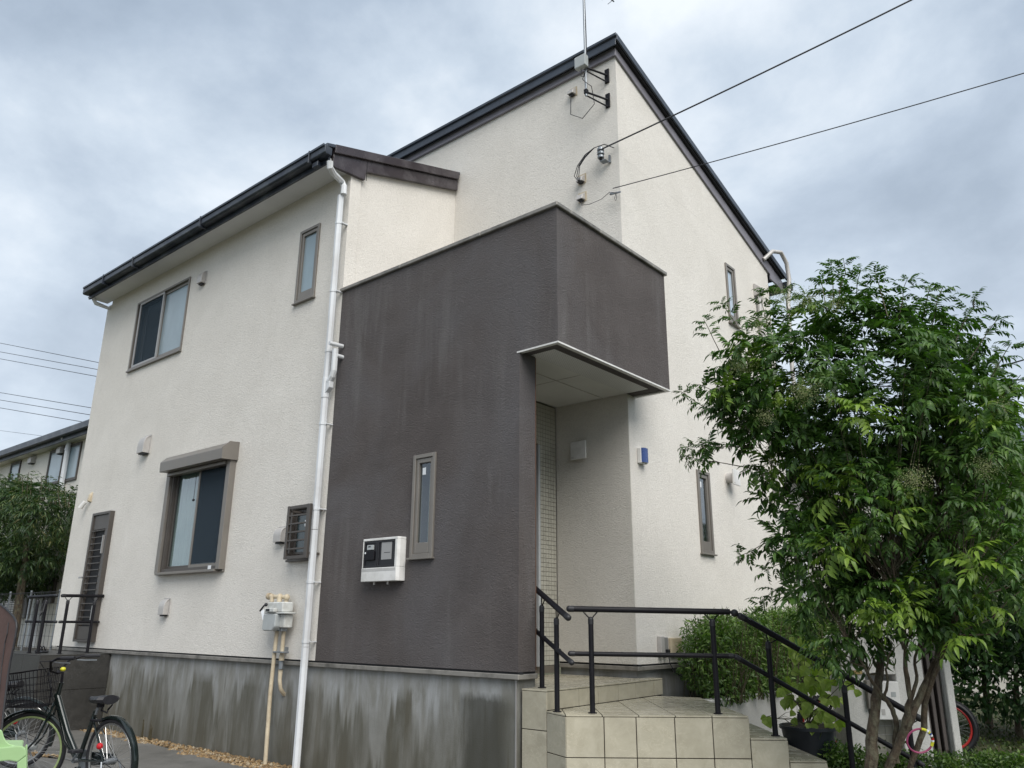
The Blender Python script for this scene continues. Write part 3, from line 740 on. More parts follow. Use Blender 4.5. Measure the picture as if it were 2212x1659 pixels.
# shutter window
u0, u1, v0, v1 = win3
m = M(FA); bars(m, u0-0.012, u1+0.012, v0-0.012, v1+0.012, 0.045, -0.10, 0.03)
wn = m.build('window', MT['taupe_d'], house, bevel=0.003)
m = M(FA)
m.box((u0-0.10, u0-0.013), (0.001, 0.065), (v0-0.02, v1)); m.box((u1+0.013, u1+0.10), (0.001, 0.085), (v0-0.02, v1))
m.box((u0-0.013, u1+0.013), (0.031, 0.10), (v0-0.045, v0-0.013)); m.box((u0-0.099, u1+0.099), (0.001, 0.03), (v0-0.045, v0-0.0205))
m.build('shutter_guide', MT['taupe'], wn, bevel=0.004)
FBX = Fr((0, 5.3, 0), (0, -1, 0), (1, 0, 0))
M(FBX).prism([(0.001, 1.955), (0.21, 1.945), (0.215, 2.08), (0.13, 2.165), (0.001, 2.175)], -10.66, -9.05).build('shutter_box', MT['taupe'], wn, bevel=0.006)
m = M(FBX).prism([(0.001, 1.95), (0.225, 1.94), (0.23, 2.085), (0.135, 2.175), (0.001, 2.185)], -9.048, -9.03); m.build('shutter_box_cap', MT['taupe'], wn)
M(FA).box((u0-0.01, u1+0.01), (0.035, 0.11), (1.90, 1.943)).build('shutter_slat', MT['taupe'], wn, bevel=0.004)
mid = -9.93
m = M(FA); bars(m, u0+0.03, mid+0.02, v0+0.03, v1-0.03, 0.04, -0.045, -0.02); m.build('sash', MT['taupe_d'], wn, bevel=0.002)
m = M(FA); bars(m, mid-0.02, u1-0.03, v0+0.03, v1-0.03, 0.04, -0.018, 0.005); m.build('sash', MT['taupe'], wn, bevel=0.002)
M(FA).box((u0+0.07, mid-0.02), (-0.035, -0.031), (v0+0.07, v1-0.07)).build('pane', MT['glass'], wn)
M(FA).box((mid+0.02, u1-0.071), (-0.010, -0.006), (v0+0.076, v1-0.076)).build('pane', MT['glass2'], wn)
m = M(FA); k = 16
for i in range(k):
    a = u0+0.05+(mid-u0-0.06)*i/k; b = u0+0.05+(mid-u0-0.06)*(i+1)/k
    m.box((a, b), (-0.070-0.003*(i % 2), -0.060-0.003*(i % 2)), (v0+0.04, v1-0.05))
m.build('curtain', MT['curtain'], wn)
M(FA).box((mid+0.03, u1-0.08), (-0.003, -0.001), (v0+0.08, v1-0.08)).build('screen', MT['screen'], wn)
m = M(FA); m.tube([(-9.99, 0.02, 1.88), (-9.99, 0.02, 1.55)], 0.003, 5, local=True); m.ball(FA(-9.99, 0.02, 1.53), 0.018, 8, 6); m.build('pull_cord', MT['wire'], wn)
M(FA).box((-9.28, -9.21), (0.101, 0.104), (0.605, 0.65)).build('sticker', MT['sticker'], wn)
# small barred window
u0, u1, v0, v1 = win4
m = M(FA); bars(m, u0-0.012, u1+0.012, v0-0.012, v1+0.012, 0.04, -0.10, 0.04); m.box((u0-0.02, u1+0.02), (0.0, 0.05), (v0-0.035, v0-0.0125))
wn = m.build('window', MT['taupe_d'], house, bevel=0.003)
m = M(FA); bars(m, u0+0.03, u1-0.03, v0+0.03, v1-0.03, 0.04, -0.03, 0.0); m.build('sash', MT['taupe_d'], wn)
M(FA).box((u0+0.07, u1-0.07), (-0.018, -0.012), (v0+0.07, v1-0.07)).build('pane', MT['frostd'], wn)
M(FA).box((u0+0.20, u0+0.235), (-0.0115, -0.0105), (v1-0.22, v1-0.15)).build('sticker', MT['sticker'], wn)
for a, b in ((-7.592, -7.555), (-7.235, -7.175)): M(FA).box((a, b), (0.15, 0.18), (0.645, 1.222)).build('grille_upright', MT['taupe_d'], wn, bevel=0.003)
for i in range(7):
    z = 0.662+i*(1.203-0.662)/6
    hgt = 0.017 if i in (0, 6) else 0.009
    M(FA).box((-7.554, -7.236), (0.152, 0.176), (z-hgt, z+hgt)).build('grille_bar', MT['taupe_d'], wn, bevel=0.002)
m = M(FA)
for z in (0.70, 1.17):
    m.box((-7.23, -7.19), (0.0, 0.149), (z-0.012, z+0.012)); m.box((-7.59, -7.56), (0.0, 0.149), (z-0.012, z+0.012))
m.build('grille_bracket', MT['taupe_d'], wn)
# back door with louvre bars
u0, u1, v0, v1 = -12.95, -12.33, -0.31, 1.58
m = M(FA); m.box((u0, u0+0.05), (0.001, 0.07), (v0, v1)); m.box((u1-0.05, u1), (0.001, 0.07), (v0, v1)); m.box((u0+0.05, u1-0.05), (0.001, 0.07), (v1-0.04, v1)); m.box((u0+0.05, u1-0.05), (0.001, 0.07), (v0, v0+0.03))
dr = m.build('door', MT['taupe_d'], house, bevel=0.003)
m = M(FA); m.box((u0+0.052, u1-0.052), (0.002, 0.05), (1.32, v1-0.042)); m.box((u0+0.052, u0+0.09), (0.002, 0.05), (v0+0.032, 1.319)); m.box((u1-0.13, u1-0.052), (0.002, 0.055), (v0+0.032, 1.319)); m.box((u0+0.09, u1-0.13), (0.002, 0.05), (v0+0.032, v0+0.22))
m.build('leaf_frame', MT['taupe_d'], dr, bevel=0.003)
M(FA).box((u0+0.09, u1-0.13), (0.002, 0.012), (v0+0.22, 1.319)).build('pane', MT['black'], dr)
for i in range(15):
    z = -0.06+i*(1.30+0.06)/14
    M(FA).box((u0+0.07, u1-0.125), (0.051, 0.066), (z-0.007, z+0.007)).build('grille_bar', MT['taupe_d'], dr, bevel=0.002)
m = M(FA); m.box((u1-0.11, u1-0.085), (0.056, 0.085), (0.95, 1.22)); m.build('hinge_cover', MT['silver'], dr)
m = M(FA); m.box((u1-0.11, u1-0.085), (0.056, 0.085), (0.0, 0.2)); m.build('hinge_cover', MT['silver'], dr)
M(FA).box((u0-0.03, u0+0.08), (0.10, 0.12), (0.60, 0.625)).build('door_handle', MT['silver'], dr, bevel=0.003)

# ------------------------------------------------------------------ fittings on the walls
def vent_hood(uc, vb, wd, ht, label, fr=FA, mat='hood'):
    t = thing('vent_hood', label, 'vent', 'exterior vent hoods', loc=fr(uc, 0, vb))
    k = 7; m = M(Fr(fr(uc, 0, vb), fr.n, fr.u, fr.v))
    prof = [(0.012, ht)]
    dp = wd*0.5
    for i in range(k+1):
        a = math.pi/2*i/k
        prof.append((0.012+dp*math.sin(a)*1.0, ht*0.42+ht*0.55*math.cos(a)))
    prof += [(0.012+dp, 0.0), (0.012, 0.0)]
    m.prism(prof, -wd/2, wd/2)
    m.build('hood', MT[mat], t, bevel=0.006)
    M(Fr(fr(uc, 0, vb), fr.u, fr.n, fr.v)).box((-wd/2-0.012, wd/2+0.012), (0.0, 0.011), (-0.01, ht+0.012)).build('flange', MT[mat], t, bevel=0.004)
    M(Fr(fr(uc, 0, vb), fr.u, fr.n, fr.v)).box((-wd/2+0.02, wd/2-0.02), (0.011, dp-0.01), (-0.02, -0.002)).build('grille', MT['rubber'], t)
vent_hood(-10.52, 4.79, 0.13, 0.19, 'small grey vent hood to the right of the upper sliding window')
vent_hood(-11.58, 2.36, 0.19, 0.27, 'largest grey vent hood, left above the shuttered window')
vent_hood(-10.37, 0.07, 0.14, 0.20, 'grey vent hood low on the wall below the shuttered window')
vent_hood(-7.90, 0.86, 0.14, 0.17, 'grey vent hood half hidden behind the small barred window')
# flood light
t = thing('wall_light', 'small wedge shaped wall light with a cream lamp above the back door', 'wall light', loc=FA(-13.30, 0, 1.8))
M(Fr(FA(-13.27, 0, 1.79), FA.n, FA.u, FA.v)).prism([(0, 0), (0.05, 0.02), (0.035, 0.12), (0, 0.17)], -0.035, 0.035).build('bracket', MT['beige'], t, bevel=0.004)
m = M(); a = FA(-13.33, 0.06, 1.80); m.tube([a, a+Vector((-0.05, -0.04, -0.10))], [0.032, 0.036], 10); m.build('lamp', MT['whitep'], t, smooth=True)

# electricity meter cabinet
t = thing('meter_cabinet', 'white electricity meter cabinet with a black glazed front on the dark wall', 'meter box', loc=FA(-5.95, 0, 0.37))
FM = Fr(FA(-6.085, 0, 0.379), (1, 0, 0), (0, -1, 0))
m = M(FM)
m.slab([(-0.265, 0.0), (0.265, 0.0), (0.265, 0.075), (0.245, 0.102), (-0.265, 0.102)], 0.0, 0.130)
m.slab([(0.216, 0.0), (0.265, 0.0), (0.265, 0.075), (0.245, 0.100), (0.216, 0.100)], 0.1305, 0.392)
m.slab([(-0.265, 0.0), (0.265, 0.0), (0.265, 0.07), (0.245, 0.098), (-0.265, 0.098)], 0.3925, 0.416)
m.slab([(-0.265, 0.0), (-0.256, 0.0), (-0.256, 0.098), (-0.265, 0.098)], 0.1305, 0.392)
m.build('cabinet', MT['whitep'], t, bevel=0.008, segs=2)
M(FM).box((-0.255, 0.215), (0.0, 0.085), (0.1305, 0.392)).build('black_front', MT['rubber'], t, bevel=0.003)
for a_, b_ in ((-0.252, -0.052), (-0.046, 0.212)):
    m = M(FM); bars(m, a_, b_, 0.134, 0.389, 0.018, 0.0855, 0.094); m.build('window_frame', MT['rubber'], t, bevel=0.002)
M(FM).box((-0.222, -0.082), (0.0855, 0.110), (0.205, 0.295)).build('meter', MT['rail'], t, bevel=0.004)
M(FM).box((-0.195, -0.105), (0.0855, 0.104), (0.305, 0.352)).build('meter_display', MT['gasg'], t, bevel=0.002)
M(FM).box((-0.175, -0.14), (0.1042, 0.1052), (0.330, 0.342)).build('display_digits', MT['rubber'], t)
m = M(FM); m.tube([(-0.208, 0.110, 0.275), (-0.208, 0.113, 0.275)], 0.010, 10, local=True); m.build('dial', MT['sticker'], t)
M(FM).box((0.005, 0.155), (0.0852, 0.087), (0.205, 0.372)).build('viewing_pane', MT['silver'], t)
M(FM).box((0.045, 0.135), (0.0872, 0.0882), (0.268, 0.273)).build('inner_label', MT['rubber'], t)
for z in (0.120, 0.110, 0.100): M(FM).box((-0.262, 0.235), (0.1022, 0.104), (z-0.0018, z+0.0018)).build('groove', MT['hood'], t)
for x in (-0.12, 0.08):
    m = M(FM); m.tube([(x, 0.05, 0.0), (x, 0.05, -0.03)], 0.011, 8, local=True); m.build('cable_gland', MT['hood'], t)

# gas meter and pipes
t = thing('gas_meter', 'white gas meter with cream pipes on the cream wall above the foundation', 'gas meter', loc=FA(-7.70, 0, -1.44))
def G(x, y, n):
    return at((900+x*.2411)/1.736, (2200+y*.2411)/1.736, 1, 5.3-n)
def gbox(x0, y0, x1, y1, n0, n1, name, mat, bev=0.006, par=t):
    a = G(x0, y0, n1); b = G(x1, y1, n1)
    return M(FA).box((a.x, b.x), (n0, n1), (b.z, a.z)).build(name, MT[mat], par, bevel=bev)
gbox(425, 240, 655, 400, 0.05, 0.19, 'upper_body', 'gasw', 0.012)
gbox(375, 398, 690, 420, 0.05, 0.20, 'rim', 'gasw', 0.004)
gbox(380, 335, 520, 395, 0.19, 0.235, 'index_housing', 'gasw', 0.006)
gbox(400, 345, 452, 380, 0.235, 0.240, 'index_window', 'rubber', 0.001)
lb = G(385, 425, 0.2); rb = G(560, 690, 0.2)
M(FA).prism([(lb.x, lb.z), (rb.x, lb.z), (rb.x-0.005, lb.z-0.13), (rb.x-0.06, rb.z), (lb.x+0.03, rb.z), (lb.x-0.005, lb.z-0.16)], 0.14, 0.22).build('transmitter', MT['gasg'], t, bevel=0.01)
gbox(545, 425, 600, 670, 0.05, 0.15, 'lower_body', 'gasw', 0.006); gbox(605, 430, 680, 640, 0.05, 0.16, 'lower_body', 'gasw', 0.008)
gbox(380, 425, 560, 680, 0.05, 0.139, 'back_plate', 'gasw', 0.004)
gbox(520, 640, 640, 695, 0.06, 0.14, 'valve_body', 'steel', 0.004)
m = M(); m.tube([G(575, 690, 0.10), G(540, 1000, 0.10), G(505, 1330, 0.10), G(470, 1659, 0.10), Vector((-7.70, 5.2, -1.5))], 0.022, 10); m.build('pipe', MT['beige'], t, smooth=True)
a = G(725, 165, 0.07)
m = M(); m.tube([a, G(650, 1060, 0.07)], 0.022, 10); m.tube([G(650, 1060, 0.07), G(645, 1150, 0.07)], 0.029, 10); m.build('pipe', MT['beige'], t, smooth=True)
m = M(); m.tube([G(640, 1150, 0.06), G(635, 1285, 0.06)], 0.026, 10); m.build('coupling', MT['steel'], t)
m = M(); m.tube([G(632, 1285, 0.05), G(618, 1450, 0.05), G(630, 1580, 0.045), G(660, 1640, 0.01), G(690, 1680, -0.03)], [0.026, 0.022, 0.021, 0.021, 0.021], 10); m.build('pipe', MT['beige'], t, smooth=True)
m = M(); m.tube([G(450, 150, 0.10), G(735, 165, 0.075)], 0.022, 10); m.ball(G(490, 155, 0.10), 0.034); m.ball(G(620, 158, 0.09), 0.036); m.ball(G(728, 165, 0.075), 0.036)
m.tube([G(495, 150, 0.11), G(495, 240, 0.11)], 0.024, 10); m.tube([G(612, 150, 0.11), G(612, 240, 0.11)], 0.028, 10); m.tube([G(440, 150, 0.10), G(470, 150, 0.10)], 0.036, 10)
m.build('header_pipe', MT['beige'], t, smooth=True)
gbox(650, 290, 740, 320, 0.05, 0.10, 'clamp', 'steel', 0.003); gbox(508, 1003, 660, 1035, 0.05, 0.135, 'clamp', 'steel', 0.003)
a = G(735, 300, 0.03); M(FA).box((a.x-0.02, a.x+0.05), (0.0, 0.06), (a.z-0.02, a.z+0.03)).build('clamp_foot', MT['steel'], t)
a = G(690, 985, 0.03); M(FA).box((a.x-0.02, a.x+0.03), (0.0, 0.06), (a.z-0.02, a.z+0.03)).build('clamp_foot', MT['steel'], t)
m = M(); m.tube([G(415, 280, 0.2), G(370, 300, 0.22), G(310, 380, 0.22)], 0.010, 6); m.ball(G(405, 280, 0.2), 0.02); m.build('seal_strap', MT['rubber'], t)
m = M(); p0, p1, p2, p3 = G(330, 385, 0.22), G(375, 350, 0.21), G(385, 500, 0.21), G(355, 515, 0.22)
m.v += [p0, p1, p2, p3, p0-Vector((0, .004, 0)), p1-Vector((0, .004, 0)), p2-Vector((0, .004, 0)), p3-Vector((0, .004, 0))]
m.f += [[0, 1, 2, 3], [7, 6, 5, 4], [0, 4, 5, 1], [1, 5, 6, 2], [2, 6, 7, 3], [3, 7, 4, 0]]
m.build('tag', MT['sticker'], t)

# downpipe
t = thing('downpipe', 'white rainwater downpipe running the full height beside the dark wall', 'downpipe', loc=(-7.2, 5.22, -1.44))
def octo(m, pts, r, sides=8): m.tube(pts, r, sides)
def DP(x, y, n=0.09): return at(x, y, 1, 5.3-n)
xt = DP(738, 400)
pts = [at(713, 349, 1, 4.88), at(713, 362, 1, 4.89), at(720, 374, 1, 4.97), at(738, 392, 1, 5.19), at(743, 402, 1, 5.21), at(742, 420, 1, 5.21)]
m = M(); m.tube(pts, 0.039, 8); m.build('elbow', MT['white'], t)
top = DP(742, 420); 
X0 = -7.185
zs = [(top.z, 4.62), (4.615, 3.73), (3.725, 2.66), (2.42, 0.95), (0.945, -0.25), (-0.255, -1.46)]
for a, b in zs:
    m = M(); m.tube([(X0, 5.21, a), (X0, 5.21, b)], 0.040, 8); m.build('pipe', MT['white'], t)
for z in (4.62, 3.73, 2.98, 2.12, 1.17, 0.40, -0.20):
    m = M(); m.tube([(X0, 5.21, z+0.014), (X0, 5.21, z-0.014)], 0.0455, 8); m.box((X0+0.02, X0+0.06), (5.215, 5.30), (z-0.006, z+0.006)); m.build('collar', MT['white'], t)
m = M(); m.tube([(X0, 5.21, 2.66), (X0, 5.21, 2.42)], 0.046, 8)
m.prism([(X0, 2.44), (X0+0.10, 2.53), (X0+0.10, 2.60), (X0, 2.60)], 5.18, 5.24); m.build('branch_fitting', MT['white'], t, bevel=0.004)
m = M(); m.tube([(X0+0.05, 5.21, 2.60), (X0+0.105, 5.21, 2.66), (X0+0.125, 5.21, 2.72), (X0+0.125, 5.21, 2.98)], 0.036, 8); m.build('branch_pipe', MT['white'], t)
m = M(); m.tube([(X0+0.15, 5.215, 2.90), (X0+0.15, 5.30, 2.90)], 0.024, 10); m.tube([(X0+0.125, 5.12, 3.03), (X0+0.15, 5.29, 3.03)], 0.024, 10); m.build('overflow_stub', MT['white'], t)
m = M(FYZ); m.box((4.86, 4.92), (-7.33, -7.22), (5.27, 5.34)); m.build('outlet', MT['navy'], t, bevel=0.006)
# small elbow at far left eave
t = thing('downpipe', 'short grey downpipe elbow under the far left end of the eave', 'downpipe', loc=(-13.75, 5.35, -1.44))
m = M(); m.tube([(-13.76, 5.0, 5.34), (-13.76, 5.05, 5.26), (-13.76, 5.4, 5.22), (-13.76, 5.4, 4.6), (-13.76, 5.4, -1.44)], 0.035, 8); m.build('pipe', MT['white'], t)

# porch fan, alarm light, side fittings
def vent_panel(fr, uc, vc, s, dep, label, tilt=0.0):
    t = thing('wall_vent', label, 'vent', loc=fr(uc, 0, vc))
    m = M(); m.tube([fr(uc+0.03*0, 0, vc), fr(uc, dep, vc)], 0.066, 18); m.build('duct', MT['hood'], t, smooth=True)
    M(fr).box((uc-s/2, uc+s/2), (dep, dep+0.02), (vc-s/2, vc+s/2)).build('cover', MT['whitep'], t, bevel=0.006, segs=2)
    M(fr).box((uc-s/2+0.012, uc-s/2+0.045), (dep+0.0205, dep+0.0215), (vc-s/2+0.015, vc-s/2+0.03)).build('badge', MT['hood'], t)
    return t
vent_panel(F2, -5.015, 1.845, 0.205, 0.07, 'square white vent cover in the porch, beside the mosaic tiled wall')
vent_panel(FB, 9.50, 1.80, 0.20, 0.11, 'white square vent cover on a round duct, right of the slim ground floor window')
t = thing('alarm_light', 'small blue fronted alarm light on the cream wall right of the porch', 'wall light', loc=FB(7.36, 0, 1.66))
FQ = Fr(FB(7.36, 0, 1.66), FB.u, FB.n)
M(FQ).box((-0.065, 0.065), (0, 0.05), (0, 0.17)).build('case', MT['whitep'], t, bevel=0.006)
m = M(FQ); m.slab([(-0.058, 0.05), (0.058, 0.05), (0.05, 0.07), (0.025, 0.082), (-0.025, 0.082), (-0.05, 0.07)], 0.008, 0.165); m.build('lens', MT['blue'], t)
t = thing('cable_hood', 'pale hooded cable entry with a duct high on the right wall', 'vent', loc=FB(10.9, 0, 4.8))
m = M(Fr(FB(10.95, 0, 4.80), FB.n, FB.u, FB.v)).prism([(0, 0.0), (0.10, 0.02), (0.12, 0.12), (0.03, 0.2), (0, 0.2)], -0.07, 0.07); m.build('hood', MT['hood'], t, bevel=0.006)
m = M(); m.tube([FB(10.95, 0.05, 4.80), FB(10.95, 0.05, 1.5)], 0.035, 10); m.build('duct', MT['hood'], t, smooth=True)
t = thing('roof_pipe', 'thick pale pipe bent over the eave at the back corner of the house', 'pipe', loc=FB(11.8, 0.1, -1.2))
m = M(); m.tube([(-4.36, 11.30, 5.55), (-4.26, 11.45, 5.72), (-4.20, 11.65, 5.76), (-4.18, 11.80, 5.62), (-4.18, 11.85, 5.35), (-4.20, 11.75, 4.9), (-4.22, 11.7, 4.0), (-4.22, 11.7, 1.6)], 0.034, 10); m.build('pipe', MT['hood'], t, smooth=True)
t = thing('downpipe', 'pale downpipe at the rear corner behind the ash tree', 'downpipe', loc=(-4.3, 11.62, -1.2))
m = M(); m.tube([(-4.33, 11.66, 1.55), (-4.33, 11.66, -1.2)], 0.055, 8); m.build('pipe', MT['white'], t)
m = M(); m.box((-4.4, -4.27), (11.62, 11.70), (0.62, 0.66)); m.build('collar', MT['white'], t)
# outdoor socket
t = thing('outdoor_socket', 'grey outdoor socket with a black plug low on the wall beside the bush', 'socket', loc=FB(7.6, 0, -0.3))
FQ = Fr(FB(7.62, 0, -0.22), FB.u, FB.n)
M(FQ).box((-0.075, 0.0), (0, 0.05), (-0.10, 0.10)).build('box', MT['hood'], t, bevel=0.006)
M(FQ).box((0.002, 0.10), (0, 0.035), (-0.07, 0.09)).build('cover', MT['silver'], t, bevel=0.006)
M(FQ).box((0.03, 0.07), (0.035, 0.07), (-0.09, -0.03)).build('plug', MT['rubber'], t, bevel=0.004)
m = M(); m.tube([FQ(0.05, 0.055, -0.08), FQ(0.05, 0.07, -0.17), FQ(0.09, 0.10, -0.26), FQ(0.2, 0.12, -0.3)], 0.006, 6); m.build('lead', MT['wire'], t)
M(FB).box((7.78, 8.02), (0.0, 0.03), (-0.32, -0.14)).build('cover_plate', MT['beige'], t, bevel=0.004)

# cable entries, insulator, wires
def entry(u, v, label, fr=F2):
    t = thing('cable_entry', label, 'cable cap', 'beige cable entry caps', loc=fr(u, 0, v))
    m = M(Fr(fr(u, 0, v), fr.n, fr.u, fr.v)).prism([(0.006, 0.0), (0.085, -0.012), (0.07, 0.05), (0.006, 0.10)], -0.045, 0.045); m.build('cap', MT['hood'], t, bevel=0.004)
    M(Fr(fr(u, 0, v), fr.u, fr.n, fr.v)).box((-0.06, 0.06), (0, 0.006), (-0.015, 0.115)).build('plate', MT['beige'], t)
    M(Fr(fr(u, 0, v), fr.u, fr.n, fr.v)).box((-0.03, 0.03), (0.01, 0.07), (-0.02, -0.010)).build('opening', MT['rubber'], t)
entry(-4.94, 5.22, 'upper of the two beige cable caps below the insulator')
entry(-4.94, 4.97, 'lower of the two beige cable caps, just above the balcony coping')
entry(-5.05, 6.54, 'beige cable cap beside the antenna bracket near the roof peak')
t = thing('insulator', 'stacked dark porcelain insulator on a bracket at the wall corner', 'insulator', loc=F2(-4.62, 0, 5.4))
m = M()
for z, r in ((5.40, 0.040), (5.425, 0.028), (5.45, 0.044), (5.475, 0.030), (5.50, 0.044), (5.52, 0.03)):
    m.tube([F2(-4.60, 0.09, z-0.012), F2(-4.60, 0.09, z+0.012)], r, 14)
m.build('discs', MT['steel'], t)
m = M(); m.tube([F2(-4.60, 0.09, 5.36), F2(-4.60, 0.09, 5.55)], 0.018, 10); m.build('core', MT['rail'], t)
m = M(F2); m.box((-4.53, -4.51), (0, 0.03), (5.33, 5.43)); m.box((-4.61, -4.53), (0.02, 0.10), (5.34, 5.348)); m.build('bracket', MT['steel'], t)
def cable(name, label, pts, r, cat='cable', grp=None, sag=0.0, mat='wire', sides=6):
    m = M(); P = []
    for i in range(len(pts)-1):
        a, b = Vector(pts[i]), Vector(pts[i+1]); n = 14 if sag else 1
        for k in range(n):
            tt = k/n; p = a.lerp(b, tt); p.z -= sag*4*tt*(1-tt); P.append(p)
    P.append(Vector(pts[-1]))
    m.tube(P, r, sides)
    return tag(m.build(name, MT[mat]), label, cat, grp)
s0 = F2(-4.57, 0.11, 5.49)
e1 = at(1935, 0, 1, 8.0); cable('power_line', 'thick black power line rising from the insulator to the top of the frame', [s0, s0+(e1-s0)*2.6], 0.010, sag=0.10)
s1 = F2(-4.445, 0.09, 4.915)
e2 = at(2212, 138, 1, 8.0); cable('telephone_line', 'thin black telephone line rising to the right edge above the tree', [s1, s1+(e2-s1)*2.2], 0.006, sag=0.10)
def G3(x, y, n=0.06): return at((1900+x*.48224)/1.736, (y*.48224)/1.736, 1, 7.15-n)
for k, (dx, dn) in enumerate(((0, 0.05), (10, 0.09), (-12, 0.12))):
    cable('drop_cable', ['innermost of the three', 'middle of the three', 'outermost of the three'][k]+' black cables looping from insulator to cap',
          [G3(835, 1150, 0.14), G3(760, 1122, 0.16), G3(680, 1150, 0.15+dn*0.3), G3(610, 1215+dx, 0.14+dn*0.3), G3(560+dx*0.8, 1290, 0.13+dn*0.4), G3(545+dx*1.6, 1370, 0.11+dn*0.4), G3(572, 1425, 0.08)], 0.0055, grp='looped service cables at the wall corner')
cable('phone_drop', 'thin grey drop wire hanging from the lower cable cap', [G3(580, 1555, 0.05), G3(582, 1595, 0.06), G3(640, 1590, 0.08), G3(735, 1550, 0.09), G3(800, 1495, 0.09), G3(860, 1500, 0.1)], 0.0035)
t = thing('wire_clamp', 'small steel telephone wire clamp at the wall corner', 'clamp', loc=G3(840, 1505))
m = M(); m.tube([G3(805, 1512, 0.08), G3(885, 1492, 0.09)], 0.012, 6); m.ball(G3(815, 1505, 0.08), 0.02, 8, 5); m.build('clamp', MT['steel'], t)
m = M(); m.tube([G3(850, 1500, 0.08), G3(838, 1545, 0.08), G3(848, 1562, 0.08), G3(855, 1540, 0.08), G3(850, 1502, 0.085)], 0.003, 5); m.build('loop', MT['wire'], t)
# antenna
t = thing('antenna', 'rooftop TV antenna mast with a grey booster box at the roof peak', 'antenna', loc=(-4.66, 6.86, 6.1))
mx_, my_ = -4.655, 6.86
m = M(); m.tube([(mx_, my_, 6.18), (mx_-0.005, my_, 8.1)], 0.015, 10); m.build('mast', MT['steel'], t, smooth=True)
m = M(); m.tube([(mx_+0.02, my_-0.01, 6.55), (mx_+0.022, my_, 7.0), (mx_+0.012, my_, 7.6), (mx_+0.018, my_, 8.1)], 0.005, 6)
m.tube([(mx_, my_-0.02, 6.50), (mx_-0.03, my_-0.03, 6.42), (mx_+0.01, my_-0.03, 6.36), (mx_+0.08, my_, 6.28), (mx_+0.05, my_+0.1, 6.10), (mx_-0.2, my_+0.2, 6.06), (-5.05, 7.08, 6.22), (-5.05, 7.09, 6.52)], 0.005, 6)
m.tube([(mx_-0.04, my_-0.04, 6.56), (mx_-0.04, my_-0.04, 6.46), (mx_-0.0, my_-0.03, 6.44), (mx_+0.03, my_-0.03, 6.56)], 0.005, 6); m.build('coaxial_lead', MT['wire'], t)
M().box((mx_-0.10, mx_+0.06), (my_-0.10, my_-0.02), (6.56, 6.72)).build('booster_box', MT['gasg'], t, bevel=0.012, segs=2)
for z in (6.60, 6.24):
    m = M(); m.tube([(mx_, my_+0.01, z), (mx_+0.13, 7.13, z-0.02)], 0.014, 6); m.tube([(mx_, my_+0.01, z-0.05), (mx_+0.13, 7.13, z-0.12)], 0.010, 6)
    m.box((mx_+0.10, mx_+0.16), (7.13, 7.149), (z-0.13, z+0.07)); m.box((mx_-0.022, mx_+0.022), (my_-0.022, my_+0.022), (z-0.03, z+0.03)); m.build('bracket', MT['rail'], t, bevel=0.002)
m = M(); b0 = Vector((mx_, my_, 7.95)); b1 = Vector((-4.555, 7.42, 7.93)); m.tube([b0-(b1-b0)*0.3, b1], 0.009, 6)
dr_ = (b1-b0).normalized(); pr_ = dr_.cross(Vector((0, 0, 1))).normalized()
for k in range(7):
    c = b1 - dr_*(0.03+0.11*k); m.tube([c-pr_*0.085, c+pr_*0.085], 0.004, 5)
m.build('yagi', MT['steel'], t)

# ------------------------------------------------------------------ tiles helpers
def clip(poly, a, b, c):     # keep a*x+b*y >= c
    out = []
    for i in range(len(poly)):
        p, q = poly[i], poly[(i+1) % len(poly)]
        dp, dq = a*p[0]+b*p[1]-c, a*q[0]+b*q[1]-c
        if dp >= 0: out.append(p)
        if (dp >= 0) != (dq >= 0):
            s = dp/(dp-dq); out.append((p[0]+(q[0]-p[0])*s, p[1]+(q[1]-p[1])*s))
    return out
def area_(p): return abs(sum(p[i][0]*p[(i+1) % len(p)][1]-p[(i+1) % len(p)][0]*p[i][1] for i in range(len(p))))/2
def floor_tiles(poly, org, ang, size, z, mat, parent, gap=0.007, th=0.012):
    ca, sa = math.cos(ang), math.sin(ang)
    loc = [((p[0]-org[0])*ca+(p[1]-org[1])*sa, -(p[0]-org[0])*sa+(p[1]-org[1])*ca) for p in poly]
    i0, i1 = math.floor(min(p[0] for p in loc)/size), math.ceil(max(p[0] for p in loc)/size)
    j0, j1 = math.floor(min(p[1] for p in loc)/size), math.ceil(max(p[1] for p in loc)/size)
    for i in range(i0, i1):
        for j in range(j0, j1):
            q = loc
            for a, b, c in ((1, 0, i*size+gap/2), (-1, 0, -(i+1)*size+gap/2), (0, 1, j*size+gap/2), (0, -1, -(j+1)*size+gap/2)):
                q = clip(q, a, b, c)
                if len(q) < 3: break
            if len(q) < 3 or area_(q) < 0.0006: continue
            wq = [(org[0]+p[0]*ca-p[1]*sa, org[1]+p[0]*sa+p[1]*ca) for p in q]
            M().slab(wq, z-th, z).build('tile', MT[mat], parent, bevel=0.0015)
def face_tiles(p0, p1, ztop, rows, mat, parent, splits, gap=0.007, th=0.012, nsign=1):
    p0, p1 = Vector((p0[0], p0[1], 0)), Vector((p1[0], p1[1], 0))
    d = (p1-p0).normalized(); n = Vector((d.y, -d.x, 0))*nsign; ln = (p1-p0).length
    fr = Fr(p0, d, n); s = [0]+[x for x in splits if x < ln-0.01]+[ln]; z = ztop
    for h in rows:
        for i in range(len(s)-1):
            M(fr).box((s[i]+gap/2, s[i+1]-gap/2), (0, th), (z-h+gap/2, z-gap/2)).build('tile', MT[mat], parent, bevel=0.0015)
        z -= h

